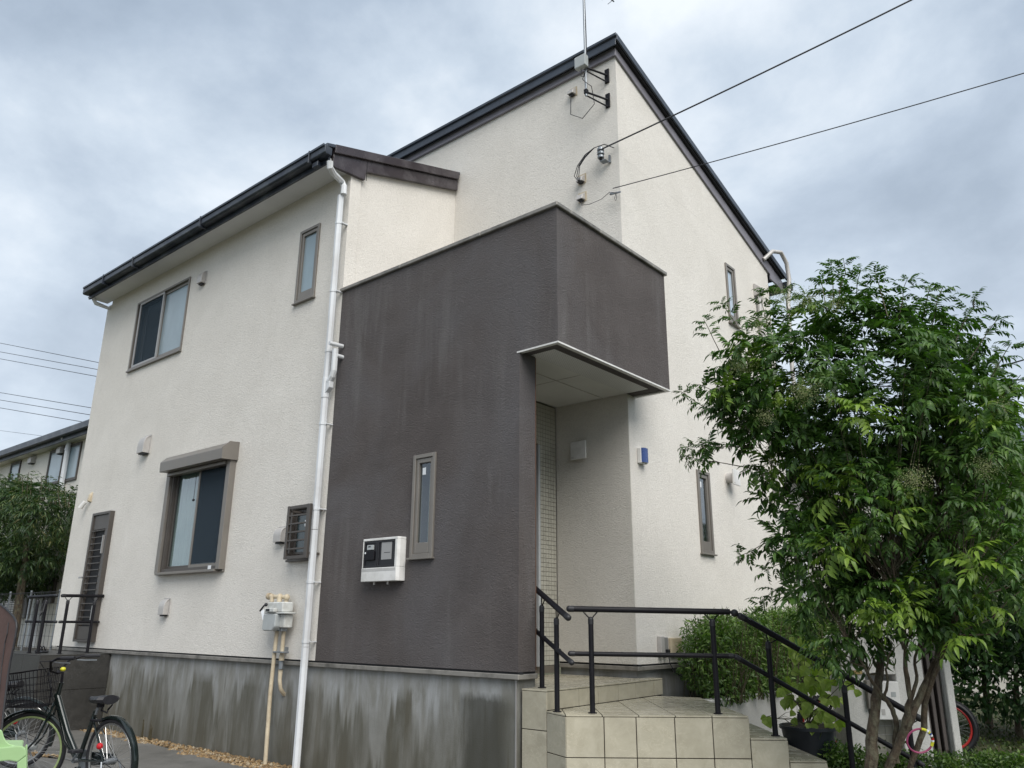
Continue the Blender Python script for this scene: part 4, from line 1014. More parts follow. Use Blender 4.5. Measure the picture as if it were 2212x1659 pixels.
# ------------------------------------------------------------------ entrance steps
st = thing('entrance_steps', 'beige stone tiled entrance platform with steps turning down to the right', 'steps', loc=(-3.6, 6.2, -1.44))
UP = [(-5.38, 5.54), (-4.405, 5.54), (-4.405, 5.353), (-4.149, 5.353), (-4.185, 6.5), (-4.249, 7.36), (-4.39, 7.36), (-4.39, 7.16), (-5.38, 7.13)]
UP_T = [(-4.405, 5.353), (-4.149, 5.353), (-4.20, 6.5), (-4.249, 7.36), (-4.405, 7.36)]
UP_L = [(-5.38, 5.54), (-4.405, 5.54), (-4.405, 7.14), (-5.38, 7.14)]
S_ = Vector((1.062, 0.909, 0)).normalized(); T_ = Vector((-S_.y, S_.x, 0))
A1, A2, A3 = (-4.149, 5.353), (-3.876, 5.237), (-2.814, 6.146)
A4 = (A3[0]+T_.x*1.57, A3[1]+T_.y*1.57)
LAND = [A1, A2, A3, A4, (-4.20, 7.36)]
m = M(); ins = 0.014
m.slab([(-4.40, 5.367), (-4.163, 5.367), (-4.21, 6.5), (-4.262, 7.35), (-4.40, 7.35)], -1.5, -0.527); m.slab(UP_L, -0.7, -0.527)
cx, cy = sum(p[0] for p in LAND)/5, sum(p[1] for p in LAND)/5
m.slab([(p[0]+(cx-p[0])*0.013, p[1]+(cy-p[1])*0.013) for p in LAND], -1.5, -0.681)
def step_poly(i, ww=1.57, off=0.0):
    a = Vector(A3+(0,)) + S_*(0.284*i-0.28) + T_*off; b = Vector(A3+(0,)) + S_*(0.284*(i+1)-0.284+0.0) + T_*off
    a = Vector(A3+(0,)) + S_*(0.284*(i-1)); b = Vector(A3+(0,)) + S_*(0.284*i)
    return [(a.x, a.y), (b.x, b.y), (b.x+T_.x*ww, b.y+T_.y*ww), (a.x+T_.x*ww, a.y+T_.y*ww)]
ZS = [-0.823, -0.978, -1.133]
for i, z in enumerate(ZS):
    q = step_poly(i+1)
    q2 = [(q[0][0]-S_.x*0.02+T_.x*0.014, q[0][1]-S_.y*0.02+T_.y*0.014), (q[1][0]-S_.x*0.014+T_.x*0.014, q[1][1]-S_.y*0.014+T_.y*0.014), (q[2][0]-S_.x*0.014-T_.x*0.014, q[2][1]-S_.y*0.014-T_.y*0.014), (q[3][0]-S_.x*0.02-T_.x*0.014, q[3][1]-S_.y*0.02-T_.y*0.014)]
    m.slab(q2, -1.5, z-0.013-0.0005*i)
m.build('core', MT['grout'], st)
floor_tiles(UP_T, (-4.149, 5.353), R(91.8), 0.30, -0.514, 'tilef', st)
floor_tiles(UP_L, (-4.149, 5.353), R(90), 0.30, -0.514, 'tilef', st)
ang = math.atan2(S_.y, S_.x)
floor_tiles([A1, A2, A3, A4, (-4.235, 7.2)], A2, ang, 0.2795, -0.668, 'tilef', st)
for i, z in enumerate(ZS):
    floor_tiles(step_poly(i+1), (A3[0]+S_.x*0.284*i, A3[1]+S_.y*0.284*i), ang, 0.284, z, 'tilef', st)
def inset(p, q, d=0.012):
    p, q = Vector((p[0], p[1], 0)), Vector((q[0], q[1], 0)); dd = (q-p).normalized(); n = Vector((dd.y, -dd.x, 0))
    return (p-n*d)[:2], (q-n*d)[:2]
a, b = inset((-4.405, 5.353), (-4.149, 5.353)); face_tiles(a, b, -0.527, [0.29, 0.30, 0.30], 'tile', st, [])
a, b = inset((-4.149, 5.353), (-4.249, 7.36)); face_tiles(a, b, -0.527, [0.14], 'tile', st, [0.18, 0.48, 0.79, 1.14, 1.46, 1.83])
a, b = inset(A1, A2); face_tiles(a, b, -0.681, [0.286, 0.30, 0.2], 'tile', st, [])
a, b = inset(A2, A3); face_tiles(a, b, -0.681, [0.286, 0.30, 0.2], 'tile', st, [0.291, 0.536, 0.83, 1.117])
for i, z in enumerate(ZS):
    q = step_poly(i+1); a, b = inset(q[0], q[1]); face_tiles(a, b, z-0.013, [0.286, 0.30, 0.1] if i < 2 else [0.286, 0.1], 'tile', st, [])
    zprev = -0.681 if i == 0 else ZS[i-1]-0.013
    p = step_poly(i+1); a, b = inset(p[0], p[3]); 
    fr0 = Vector(a+(0,)) ; 
    face_tiles(a, b, zprev, [0.14], 'tile', st, [0.3, 0.6, 0.9, 1.2, 1.5])
q = step_poly(3); a, b = inset(q[1], q[2]); face_tiles(a, b, ZS[2]-0.013, [0.14], 'tile', st, [0.3, 0.6, 0.9, 1.2, 1.5])

# ------------------------------------------------------------------ handrails
def post(t, base, top, tip1, tip2, r=0.021):
    b, tp = Vector(base), Vector(top)
    m = M(); m.tube([b, tp], r, 14); m.build('post', MT['rail'], t, smooth=True)
    m = M(); m.tube([tp-Vector((0, 0, 0.035)), tp+Vector((0, 0, 0.0))], r+0.002, 14); m.ball(tp, r+0.002, 14, 8); m.build('post_cap', MT['rubber'], t, smooth=True)
    m = M(); m.tube([tp, tip1], 0.005, 6); m.tube([tp, tip2], 0.005, 6); m.build('bracket', MT['rail'], t)
    m = M(); m.tube([b, b+Vector((0, 0, 0.006))], r+0.014, 16); m.build('base_ring', MT['rail'], t)
def bar(t, a, b, r, name='rail', caps=(1, 1)):
    a, b = Vector(a), Vector(b)
    m = M(); m.tube([a, b], r, 16); m.build(name, MT['rail'], t, smooth=True)
    for p, q, k in ((a, b, caps[0]), (b, a, caps[1])):
        if k:
            d = (q-p).normalized(); m = M(); m.tube([p, p+d*0.035], r+0.0022, 16); m.ball(p, r+0.0022, 16, 10); m.build('end_cap', MT['rubber'], t, smooth=True)
def lerpz(a, b, p):
    a, b = Vector(a), Vector(b); d = b-a; k = ((p[0]-a.x)*d.x+(p[1]-a.y)*d.y)/(d.x**2+d.y**2); return a+d*k
# short rail beside the pillar
t = thing('handrail', 'short black handrail sloping down in front of the dark pillar', 'handrail', 'black handrails of the entrance', loc=(-4.33, 5.525, -0.514))
tl, tr = Vector((-4.533, 5.645, 0.320)), Vector((-3.839, 5.235, 0.043))
ll, lr = Vector((-4.483, 5.616, -0.053)), Vector((-3.788, 5.205, -0.288))
bar(t, tl, tr, 0.0235); bar(t, ll, lr, 0.0185, 'lower_rail')
off = Vector((0.5, 0.86, 0))*0.0
for bx, by, bz, tz_ in ((-4.329, 5.525, -0.514, 0.129), (-4.05, 5.361, -0.668, 0.024)):
    d = (tr-tl).normalized(); pr = lerpz(tl, tr, (bx, by)); post(t, (bx, by, bz), (bx, by, tz_), pr-d*0.005-Vector((0, 0, 0.02)), pr+d*0.075-Vector((0, 0, 0.02)))
    pl_ = lerpz(ll, lr, (bx, by)); m = M(); m.tube([(bx, by, pl_.z-0.022), (pl_.x+0.02, pl_.y+0.03, pl_.z-0.005)], 0.012, 8); m.build('clip', MT['rubber'], t)
# level rail on the landing, joined to the sloping rail
t = thing('handrail', 'long black handrail along the landing bending down beside the steps', 'handrail', 'black handrails of the entrance', loc=(-3.4, 5.8, -0.668))
h0, h1 = Vector((-3.929, 5.376, 0.113)), Vector((-2.945, 6.218, 0.098))
j = Vector((-2.915, 6.243, 0.090))
s0_, s1_ = Vector((-2.882, 6.271, 0.068)), Vector((-1.86, 7.147, -0.69))
bar(t, h0, h1, 0.0235, caps=(1, 0)); bar(t, s0_, s1_, 0.0235)
m = M(); m.ball(j, 0.030, 16, 10); m.tube([h1, s0_], 0.012, 8); m.build('joint', MT['rubber'], t, smooth=True)
bar(t, (-3.927, 5.378, -0.230), (-2.945, 6.218, -0.240), 0.0185, 'lower_rail')
bar(t, (-2.924, 6.236, -0.247), (-1.88, 7.13, -1.02), 0.0185, 'lower_rail')
M(Fr(s0_+(s1_-s0_)*0.05, (s1_-s0_), (0.6, -0.7, 0.4), (0, 0, 1))).box((-0.015, 0.015), (0.018, 0.023), (-0.004, 0.004)).build('sticker', MT['silver'], t)
d = (h1-h0).normalized()
for bx, by, tz_ in ((-3.793, 5.478, 0.030), (-3.054, 6.122, 0.022)):
    pr = lerpz(h0, h1, (bx, by)); post(t, (bx, by, -0.668), (bx, by, tz_), pr-d*0.06-Vector((0, 0, 0.02)), pr+d*0.055-Vector((0, 0, 0.02)))
d = (s1_-s0_).normalized()
for bx, by, bz, tz_ in ((-2.724, 6.407, -0.823, -0.145), (-2.289, 6.779, -1.133, -0.47), (-1.93, 7.087, -1.24, -0.74)):
    pr = lerpz(s0_, s1_, (bx, by)); post(t, (bx, by, bz), (bx, by, tz_), pr-d*0.01-Vector((0, 0, 0.02)), pr+d*0.09-Vector((0, 0, 0.02)))

# ------------------------------------------------------------------ back stoop on the left with its railing
t = thing('stoop', 'charcoal tiled stoop below the narrow back door', 'steps', loc=(-12.5, 4.9, -1.44))
M().box((-13.6, -11.842), (4.418, 5.32), (-1.5, -0.463)).build('core', MT['grout'], t)
for z0, z1 in ((-0.463, -0.90), (-0.90, -1.46)):
    M().box((-11.841, -11.829), (4.407, 5.318), (z1+0.003, z0-0.002)).build('tile', MT['greytile'], t, bevel=0.002)
    for x0, x1 in ((-12.40, -11.83), (-13.0, -12.40), (-13.6, -13.0)):
        M().box((x0+0.003, x1-0.003), (4.405, 4.417), (z1+0.003, z0-0.002)).build('tile', MT['greytile'], t, bevel=0.002)
for x0, x1 in ((-12.40, -11.829), (-13.0, -12.40), (-13.6, -13.0)):
    for y0, y1 in ((4.405, 4.86), (4.86, 5.32)):
        M().box((x0+0.002, x1-0.002), (y0+0.002, y1-0.002), (-0.4625, -0.450)).build('tile', MT['greytile'], t, bevel=0.002)
t = thing('handrail', 'black handrail on the charcoal stoop in front of the back door', 'handrail', loc=(-12.3, 4.7, -0.45))
ra, rb_ = Vector((-12.29, 5.33, 0.335)), Vector((-12.20, 4.70, 0.322))
bar(t, ra, rb_, 0.022, caps=(1, 1)); bar(t, Vector((-12.22, 4.63, 0.32)), Vector((-12.915, 4.53, 0.305)), 0.022)
bar(t, Vector((-12.29, 5.28, -0.03)), Vector((-12.15, 4.70, -0.03)), 0.017, 'lower_rail'); bar(t, Vector((-12.17, 4.66, -0.03)), Vector((-12.88, 4.53, -0.03)), 0.017, 'lower_rail')
for bx, by, ux, uy in ((-12.629, 4.55, -1, 0), (-12.407, 4.58, -1, 0), (-12.14, 4.76, 0, 1), (-12.25, 5.17, 0, 1)):
    post(t, (bx, by, -0.45), (bx, by, 0.245), (bx-0.05*ux, by-0.05*uy, 0.305), (bx+0.05*ux, by+0.05*uy, 0.305))
m = M(); m.tube([(-12.40, 4.55, 0.25), (-12.43, 4.53, 0.12), (-12.39, 4.52, 0.05), (-12.36, 4.54, 0.10), (-12.38, 4.56, 0.24)], 0.009, 6); m.build('hanging_strap', MT['rubber'], t)
t = thing('sandal', 'dark sandals lying on the charcoal stoop', 'sandals', loc=(-12.7, 4.75, -0.45))
M().box((-12.75, -12.5), (4.66, 4.76), (-0.45, -0.42)).build('sole', MT['rubber'], t, bevel=0.012)
m = M(); m.tube([(-12.72, 4.66, -0.43), (-12.69, 4.71, -0.36), (-12.72, 4.76, -0.43)], 0.012, 6); m.tube([(-12.62, 4.66, -0.43), (-12.58, 4.71, -0.36), (-12.62, 4.76, -0.43)], 0.012, 6); m.build('strap', MT['rubber'], t)

# ------------------------------------------------------------------ neighbour house on the left
nb = thing('neighbour_house', 'neighbouring beige house with a long dark gutter at the left edge', 'house', loc=(-28, 10, -1.4))
FN = Fr((0, 8.0, 0))
def nwin(x0, y0, x1, y1, lab=None):
    a = at(x0, y0, 1, 8.0); b = at(x1, y1, 1, 8.0); return (a.x, b.x, b.z, a.z)
def U(x, y): return (x*.27783, 691.2+.27783*y)
M(FN).box((-48, -15.8), (-6, 0), (-1.5, 4.72)).build('wall', MT['ncream'], nb)
for (p, q) in (((405, 1000), (466, 1268)), ((512, 960), (596, 1240)), ((100, 1102), (141, 1260))):
    a = at(*U(*p), 1, 8.0); b = at(*U(*q), 1, 8.0)
    za = at(*U(q[0], p[1]), 1, 8.0).z; zb = at(*U(p[0], q[1]), 1, 8.0).z
    m = M(FN); bars(m, a.x, b.x, b.z, za, 0.045, 0.001, 0.04); wv_ = m.build('window', MT['taupe_d'], nb, bevel=0.004)
    m = M(FN); bars(m, a.x+0.045, b.x-0.045, b.z+0.045, za-0.045, 0.03, 0.001, 0.03); m.build('sash', MT['taupe_d'], wv_)
    M(FN).box((a.x+0.075, b.x-0.075), (0.001, 0.015), (b.z+0.075, za-0.075)).build('pane', MT['frost'], wv_)
g0, g1 = at(*U(728, 768), 1, 7.6), at(*U(0, 1035), 1, 7.6)
zt_ = g0.z
M().box((-50, -15.5), (7.56, 7.70), (zt_-0.16, zt_)).build('gutter', MT['navy'], nb, bevel=0.01)
M().box((-50, -15.5), (7.70, 7.74), (zt_-0.26, zt_-0.05)).build('fascia', MT['navy'], nb)
M().box((-50, -15.6), (7.74, 8.0), (zt_-0.24, zt_-0.22)).build('soffit', MT['ncream'], nb)
M(FYZ).prism([(7.6, zt_+0.0), (11, zt_+1.0), (11, zt_+1.06), (7.6, zt_+0.03)], -50, -15.5).build('roof', MT['navy'], nb)
def vent_n(x, y, label):
    a = at(*U(x, y), 1, 8.0)
    vent_hood(a.x, a.z-0.13, 0.24, 0.24, label, FN)
vent_n(268, 1082, 'small vent hood on the neighbouring house, left of its tall windows')
vent_n(494, 1005, 'small vent hood between the two tall windows of the neighbouring house')
t = thing('downpipe', 'grey downpipe between the tall windows of the neighbouring house', 'downpipe', loc=at(*U(470, 1300), 1, 7.9))
a = at(*U(495, 885), 1, 7.72); b = at(*U(535, 925), 1, 7.9); c = at(*U(520, 1000), 1, 7.92)
m = M(); m.tube([a, a+Vector((0, 0, -0.1)), (b.x, 7.92, b.z), (b.x, 7.92, b.z-1.2), (b.x, 7.92, -1.4)], 0.065, 8); m.build('pipe', MT['white'], t)
m = M(); m.tube([(b.x, 7.92, b.z-1.22), (b.x, 7.92, b.z-1.28)], 0.075, 8); m.tube([(b.x, 7.92, b.z-0.25), (b.x, 7.92, b.z-0.3)], 0.075, 8); m.build('collar', MT['white'], t)
# ground floor shutter window of the neighbour
a = at(0, 1278, 1, 7.85); b = at(42, 1325, 1, 7.85); c = at(58, 1300, 1, 7.85)
zb_, zt2 = b.z, at(42, 1282, 1, 7.85).z
ws = M(FN).box((-30, b.x+0.25), (0.001, 0.10), (zb_-0.12, zt2+0.15)).build('window', MT['taupe_d'], nb, bevel=0.01)
nsl = 9
for i in range(nsl):
    z = zb_+(zt2-zb_)*i/nsl
    M(FN).box((-29.9, b.x), (0.101, 0.135), (z+0.008, z+(zt2-zb_)/nsl-0.012)).build('shutter_slat', MT['hood'], ws)
a = at(50, 1305, 1, 7.8)
M(FN).box((b.x+0.55, b.x+0.70), (0.001, 0.09), (-0.8, zt2+0.6)).build('downpipe', MT['white'], nb)
for x0, y0, x1, y1 in ((92, 1252, 112, 1275),):
    a = at(x0, y0, 1, 7.9); b = at(x1, y1, 1, 7.9)
    m = M(FN); m.box((a.x, b.x), (0.001, 0.08), (b.z-0.3, a.z)); m.build('window', MT['taupe_d'], nb, bevel=0.006)
# wire mesh fence between the gardens
t = thing('mesh_fence', 'dark green wire mesh fence behind the stoop railing', 'fence', loc=(-17, 6.5, -1.44))
fy = 6.4
def FW(x, y): return at(x, y, 1, fy)
xl, xr_ = FW(-20, 1350).x, FW(150, 1350).x
ztp = FW(60, 1281).z
m = M(); x = xl
while x < xr_:
    m.tube([(x, fy, -1.44), (x, fy, ztp)], 0.0035, 4); x += 0.20
for k in range(12):
    z = ztp-0.02-k*0.2; m.tube([(xl, fy-0.008, z), (xr_, fy-0.008, z)], 0.0035, 4)
m.tube([(xl, fy-0.03, ztp), (xr_, fy-0.03, ztp)], 0.009, 4)
tag(m.build('mesh_panel', MT['rail'], t), kind='stuff')
for x in (FW(50, 1350).x, FW(14, 1300).x, FW(112, 1350).x):
    m = M(); m.tube([(x, fy+0.05, -1.44), (x, fy+0.05, ztp+0.05)], 0.02, 8); m.build('post', MT['steel'], t)
t = thing('garden_wall', 'low beige block wall under the mesh fence', 'wall', loc=(-18, 6.9, -1.44))
M().box((-24, -14.2), (6.75, 6.9), (-1.5, -0.62)).build('blockwork', MT['ncream'], t)
M().box((-24, -14.2), (6.70, 6.95), (-0.62, -0.57)).build('cap', MT['taupe_d'], t)

# ------------------------------------------------------------------ foliage helpers
def leaflet(Ln, Wd, droop=0.35, fold=0.25, base=(0, 0, 0), ang=0.0, tilt=0.0):
    v = np.array([(0, 0, 0), (0.28*Ln, 0.42*Wd, fold*Wd*0.3), (0.28*Ln, -0.42*Wd, fold*Wd*0.3), (0.6*Ln, 0.36*Wd, -droop*Ln*0.22), (0.6*Ln, -0.36*Wd, -droop*Ln*0.22), (0.35*Ln, 0, -fold*Wd*0.25), (Ln, 0, -droop*Ln)], float)
    f = [(0, 5, 1), (0, 2, 5), (1, 5, 3), (5, 2, 4), (3, 5, 6), (5, 4, 6)]
    c, s = math.cos(tilt), math.sin(tilt)
    v = v @ np.array([[c, 0, -s], [0, 1, 0], [s, 0, c]])
    c, s = math.cos(ang), math.sin(ang)
    v = v @ np.array([[c, s, 0], [-s, c, 0], [0, 0, 1]])
    return v+np.array(base), f
def compound(n_pairs, Ln, ll, lw, seed, droop=0.35):
    rr = random.Random(seed); V, F = [], []; k = 0
    for i in range(n_pairs):
        t_ = 0.25+0.68*i/n_pairs; x = Ln*t_; z = -droop*Ln*t_*t_
        for sgn in (1, -1):
            v, f = leaflet(ll*rr.uniform(0.85, 1.1), lw*rr.uniform(0.85, 1.1), rr.uniform(0.25, 0.6), 0.25, (x, 0, z), sgn*rr.uniform(0.75, 1.05), rr.uniform(0.1, 0.45))
            V.append(v); F += [tuple(a+k for a in q) for q in f]; k += len(v)
    v, f = leaflet(ll*1.1, lw, 0.5, 0.25, (Ln*0.93, 0, -droop*Ln*0.87), 0, 0.5); V.append(v); F += [tuple(a+k for a in q) for q in f]; k += len(v)
    w_ = 0.0012; P = [(0, 0), (0.5, -droop*Ln*0.25), (0.95, -droop*Ln*0.9)]
    st_ = np.array([(P[i][0]*Ln, s*w_, P[i][1]) for i in range(3) for s in (1, -1)]); V.append(st_); F += [(k, k+1, k+3), (k, k+3, k+2), (k+2, k+3, k+5), (k+2, k+5, k+4)]
    return np.concatenate(V), np.array(F)
def merge(name, protos, inst, mat, parent=None):
    # inst: list of (proto index, 3x3, pos)
    V, F, k = [], [], 0
    for pi, A, p in inst:
        v, f = protos[pi]; V.append(v @ A.T + p); F.append(f+k); k += len(v)
    V = np.concatenate(V); F = np.concatenate(F)
    me = bpy.data.meshes.new(name)
    me.vertices.add(len(V)); me.vertices.foreach_set('co', V.astype(np.float32).ravel())
    me.loops.add(F.size); me.loops.foreach_set('vertex_index', F.astype(np.int32).ravel())
    me.polygons.add(len(F)); me.polygons.foreach_set('loop_start', np.arange(0, F.size, 3, dtype=np.int32)); me.polygons.foreach_set('loop_total', np.full(len(F), 3, np.int32))
    me.update(calc_edges=True); me.validate()
    return link(name, me, mat, parent)
def basis(d, up=(0, 0, 1), roll=0.0, scale=1.0):
    d = np.array(d, float); d /= np.linalg.norm(d); up = np.array(up, float)
    s = np.cross(up, d); ns = np.linalg.norm(s)
    if ns < 1e-3: s = np.cross((0, 1, 0), d); ns = np.linalg.norm(s)
    s /= ns; u = np.cross(d, s)
    c, q = math.cos(roll), math.sin(roll); s2 = c*s+q*u; u2 = -q*s+c*u
    return np.stack([d, s2, u2], 1)*scale
def in_blobs(blobs, n, shell=0.0):
    vol = np.array([b[1][0]*b[1][1]*b[1][2] for b in blobs]); vol = vol**0.8; vol /= vol.sum(); out = []
    while len(out) < n:
        b = blobs[rng.choice(len(blobs), p=vol)]
        v = rng.normal(size=3); v /= np.linalg.norm(v); r = rng.uniform(shell**3, 1)**(1/3)
        out.append((np.array(b[0])+v*r*np.array(b[1]), v, r))
    return out

# ------------------------------------------------------------------ main ash tree
def mpx(x, y, Y=6.15): 
    return at((3050+x*.3195)/1.736, (2350+y*.3195)/1.736, 1, Y)
tree = thing('ash_tree', 'multi stemmed ash tree with glossy compound leaves and cream blossom beside the steps', 'tree', loc=(-1.95, 6.15, -1.3))
base0 = mpx(680, 1659); 
stems = [
 ([Vector((base0.x-0.03, 6.15, -1.35)), base0, mpx(695, 1200), mpx(740, 850), mpx(785, 560, 6.2), mpx(790, 250, 6.3), mpx(760, -150, 6.3), mpx(700, -500, 6.2)], [0.075, 0.068, 0.060, 0.056, 0.046, 0.04, 0.03, 0.02]),
 ([Vector((-1.79, 6.2, -1.3)), mpx(890, 1650, 6.2), mpx(1020, 1350, 6.2), mpx(1110, 1150, 6.2), mpx(1200, 930, 6.25), mpx(1330, 650, 6.3), mpx(1450, 380, 6.35), mpx(1500, 0, 6.4), mpx(1450, -500, 6.5)], [0.055, 0.05, 0.048, 0.050, 0.045, 0.040, 0.036, 0.028, 0.018]),
 ([mpx(975, 1600, 6.25), mpx(965, 1350, 6.25), mpx(975, 1080, 6.2), mpx(900, 920, 6.15), mpx(800, 790, 6.1), mpx(680, 620, 6.0), mpx(560, 400, 5.9), mpx(400, 150, 5.8)], [0.03, 0.028, 0.030, 0.026, 0.022, 0.018, 0.014, 0.01]),
 ([Vector((-1.55, 6.3, -1.3)), mpx(1140, 1650, 6.3), mpx(1230, 1400, 6.3), mpx(1300, 1180, 6.3), mpx(1310, 900, 6.3), mpx(1400, 620, 6.3), mpx(1480, 420, 6.3), mpx(1600, 100, 6.2), mpx(1750, -300, 6.1)], [0.042, 0.038, 0.034, 0.034, 0.034, 0.034, 0.03, 0.024, 0.016]),
 ([mpx(1020, 1350, 6.2), mpx(1080, 1100, 6.15), mpx(1130, 850, 6.1), mpx(1090, 600, 6.05), mpx(1090, 300, 6.0), mpx(1050, -100, 6.0), mpx(900, -600, 6.0)], [0.04, 0.034, 0.030, 0.028, 0.022, 0.018, 0.012]),
 ([mpx(1140, 840, 6.1), mpx(1220, 640, 6.1), mpx(1180, 440, 6.1), mpx(1240, 200, 6.1), mpx(1300, -200, 6.0)], [0.022, 0.02, 0.016, 0.014, 0.01]),
 ([mpx(830, 840, 6.1), mpx(870, 700, 6.05), mpx(850, 500, 6.0), mpx(900, 300, 5.9)], [0.016, 0.014, 0.012, 0.008]),
]
sk = []
for P, rr in stems:
    rr = [q*0.60 for q in rr]
    # refine with slight wobble
    Q, S = [], []
    for i in range(len(P)-1):
        for k in range(3):
            t_ = k/3; Q.append(P[i].lerp(P[i+1], t_)+Vector((random.uniform(-.006, .006), random.uniform(-.006, .006), 0))); S.append((rr[i]*(1-t_)+rr[i+1]*t_)*random.uniform(0.93, 1.07))
    Q.append(P[-1]); S.append(rr[-1])
    m = M(); m.tube(Q, S, 9); m.build('trunk', MT['bark'], tree, smooth=True)
    sk += [(q, s) for q, s in zip(Q, S) if q.z > -0.35]
def blob(x, y, rx, ry, Y, ry_d, up=1.0):
    c = at(x, y, 1, Y); k = (c.dot(f_))/FPX
    return (tuple(c), (rx*k, ry_d, ry*k))
blobs = [
 blob(1850, 900, 300, 230, 6.3, 0.95), blob(1700, 820, 160, 150, 6.0, 0.7), blob(2040, 860, 150, 190, 6.4, 0.8), blob(1860, 1130, 190, 170, 6.1, 0.75),
 blob(1635, 745, 50, 50, 5.9, 0.35), blob(1600, 930, 60, 30, 5.9, 0.25), blob(1530, 955, 35, 18, 5.9, 0.15), blob(1740, 1000, 70, 60, 6.0, 0.4), blob(1740, 1100, 45, 40, 6.0, 0.3), blob(2060, 1090, 150, 150, 6.3, 0.7),
 blob(1780, 1180, 95, 100, 6.0, 0.45), blob(1890, 1320, 170, 80, 6.0, 0.5), blob(1865, 1255, 80, 70, 5.9, 0.4), blob(1720, 700, 80, 50, 6.1, 0.4), blob(1830, 680, 90, 50, 6.2, 0.45), blob(1960, 700, 90, 50, 6.3, 0.45), blob(2065, 760, 60, 60, 6.3, 0.4), blob(2050, 1370, 80, 50, 6.1, 0.4), blob(1830, 1395, 70, 40, 5.95, 0.3), blob(2080, 1250, 140, 120, 6.2, 0.6), blob(1620, 870, 90, 65, 6.0, 0.4), blob(2140, 940, 70, 100, 6.2, 0.5),
]
tb = blobs
protos = [compound(4, 0.19, 0.076, 0.034, s, d) for s, d in ((1, 0.2), (2, 0.35), (3, 0.12), (4, 0.45))]
cc = np.array(at(1850, 1020, 1, 6.25))
skp = np.array([tuple(q) for q, _ in sk]); skr = [s for _, s in sk]
inst, young, twigs, flw = [], [], M(), []
def spray(p, out, n=6, sc=1.0, yng=False, upw=0.35):
    d0 = np.array(out)*0.8+np.array([0, 0, upw])+rng.normal(size=3)*0.25
    d0 /= np.linalg.norm(d0)
    for i in range(n):
        a = 2*math.pi*i/n+rng.uniform(0, 1); B = basis(d0)
        dl = B[:, 0]*rng.uniform(0.1, 0.7)+(B[:, 1]*math.cos(a)+B[:, 2]*math.sin(a))*0.85; dl[2] -= 0.02
        pos = p + d0*rng.uniform(-0.10, 0.02)*sc
        (young if yng else inst).append((rng.integers(4), basis(dl, roll=rng.uniform(-0.5, 0.5), scale=sc*rng.uniform(0.75, 1.1)), pos))
YC = [(np.array(at(x, y, 1, Y)), q) for x, y, Y, q in ((1820, 1060, 5.55, .2), (1700, 820, 5.6, .16), (1850, 1200, 5.55, .2), (1960, 1130, 5.6, .2), (1900, 1330, 5.6, .2), (1790, 1320, 5.6, .18), (1990, 1290, 5.7, .2), (1620, 770, 5.7, .15), (1880, 900, 5.5, .16), (2080, 1180, 5.7, .18), (1760, 640, 6.0, .16), (2090, 1350, 5.8, .2), (1700, 1010, 5.8, .14))]
for p, v, r in in_blobs(tb, 690, 0.25):
    v2 = p-cc; v2 = v2/np.linalg.norm(v2)
    yng = any(np.linalg.norm(p-c) < q for c, q in YC) or rng.random() < 0.03
    spray(p, v2*0.7+v*0.3, int(rng.integers(5, 9)), rng.uniform(0.72, 1.02), yng)
    dd = np.linalg.norm(skp-(p-np.array([0, 0, 0.25])), axis=1); i = int(np.argmin(dd+rng.uniform(0, 0.35, len(dd))))
    if rng.random() < 0.55 and dd[i] < 1.3:
        a = Vector(skp[i]); b = Vector(p); mid = a.lerp(b, 0.5)+Vector((0, 0, -0.06*dd[i]))+Vector(rng.normal(size=3)*0.03)
        r0 = min(skr[i]*0.5, 0.012); twigs.tube([a, a.lerp(mid, 0.6), mid, mid.lerp(b, 0.6)+Vector((0, 0, 0.01)), b], [r0, r0*0.8, r0*0.6, r0*0.45, 0.0025], 5, caps=False)
# shoots that break the outline
shoots = [(1655, 690, 1648, 625), (1590, 700, 1560, 655), (1800, 640, 1795, 572), (1850, 640, 1860, 580), (1815, 620, 1822, 560), (1905, 640, 1890, 588), (1950, 650, 1962, 598), (2020, 680, 2038, 618), (2080, 700, 2105, 640), (2000, 660, 2010, 615),
          (2120, 740, 2155, 690), (2150, 800, 2185, 740), (2165, 860, 2205, 810), (1700, 660, 1690, 625), (1540, 730, 1520, 690), (1750, 640, 1735, 640), (1560, 860, 1510, 830), (1560, 965, 1478, 965), (1570, 905, 1470, 845), (1640, 1180, 1600, 1200), (1560, 1000, 1480, 985), (1780, 640, 1772, 600), (1700, 1260, 1640, 1300), (1720, 1210, 1650, 1235)]
for x0, y0, x1, y1 in shoots:
    Y = rng.uniform(5.7, 6.3); a = np.array(at(x0, y0, 1, Y)); b = np.array(at(x1, y1, 1, Y+rng.uniform(-0.1, 0.1)))
    mid = (a+b)/2+rng.normal(size=3)*0.01
    twigs.tube([a-(b-a)*0.8, a, mid, b], [0.004, 0.0035, 0.003, 0.002], 5, caps=False)
    d = (b-a); ln = np.linalg.norm(d); d = d/ln; k = max(3, int(ln/0.055))
    for i in range(k):
        t_ = (i+0.5)/k; B = basis(d); sc = 0.85*(1-0.45*t_)
        for sgn in (1, -1):
            an = (i % 2)*1.57+rng.uniform(-0.3, 0.3); q = B[:, 1]*math.cos(an)*sgn+B[:, 2]*math.sin(an)*sgn
            dl = q*0.85+d*0.5; dl[2] += 0.1; inst.append((rng.integers(4), basis(dl, roll=rng.uniform(-.3, .3), scale=sc*rng.uniform(0.8, 1)), a+d*ln*t_))
    spray(b, d, 4, 0.5, False, 0.6)
tag(twigs.build('branches', MT['bark'], tree), kind='stuff')
camp = np.zeros(3)
allv = [(np.linalg.norm(p), i) for i, (_, _, p) in enumerate(inst)]
allv.sort(); pick = set(i for _, i in allv[:300])
lmes = []
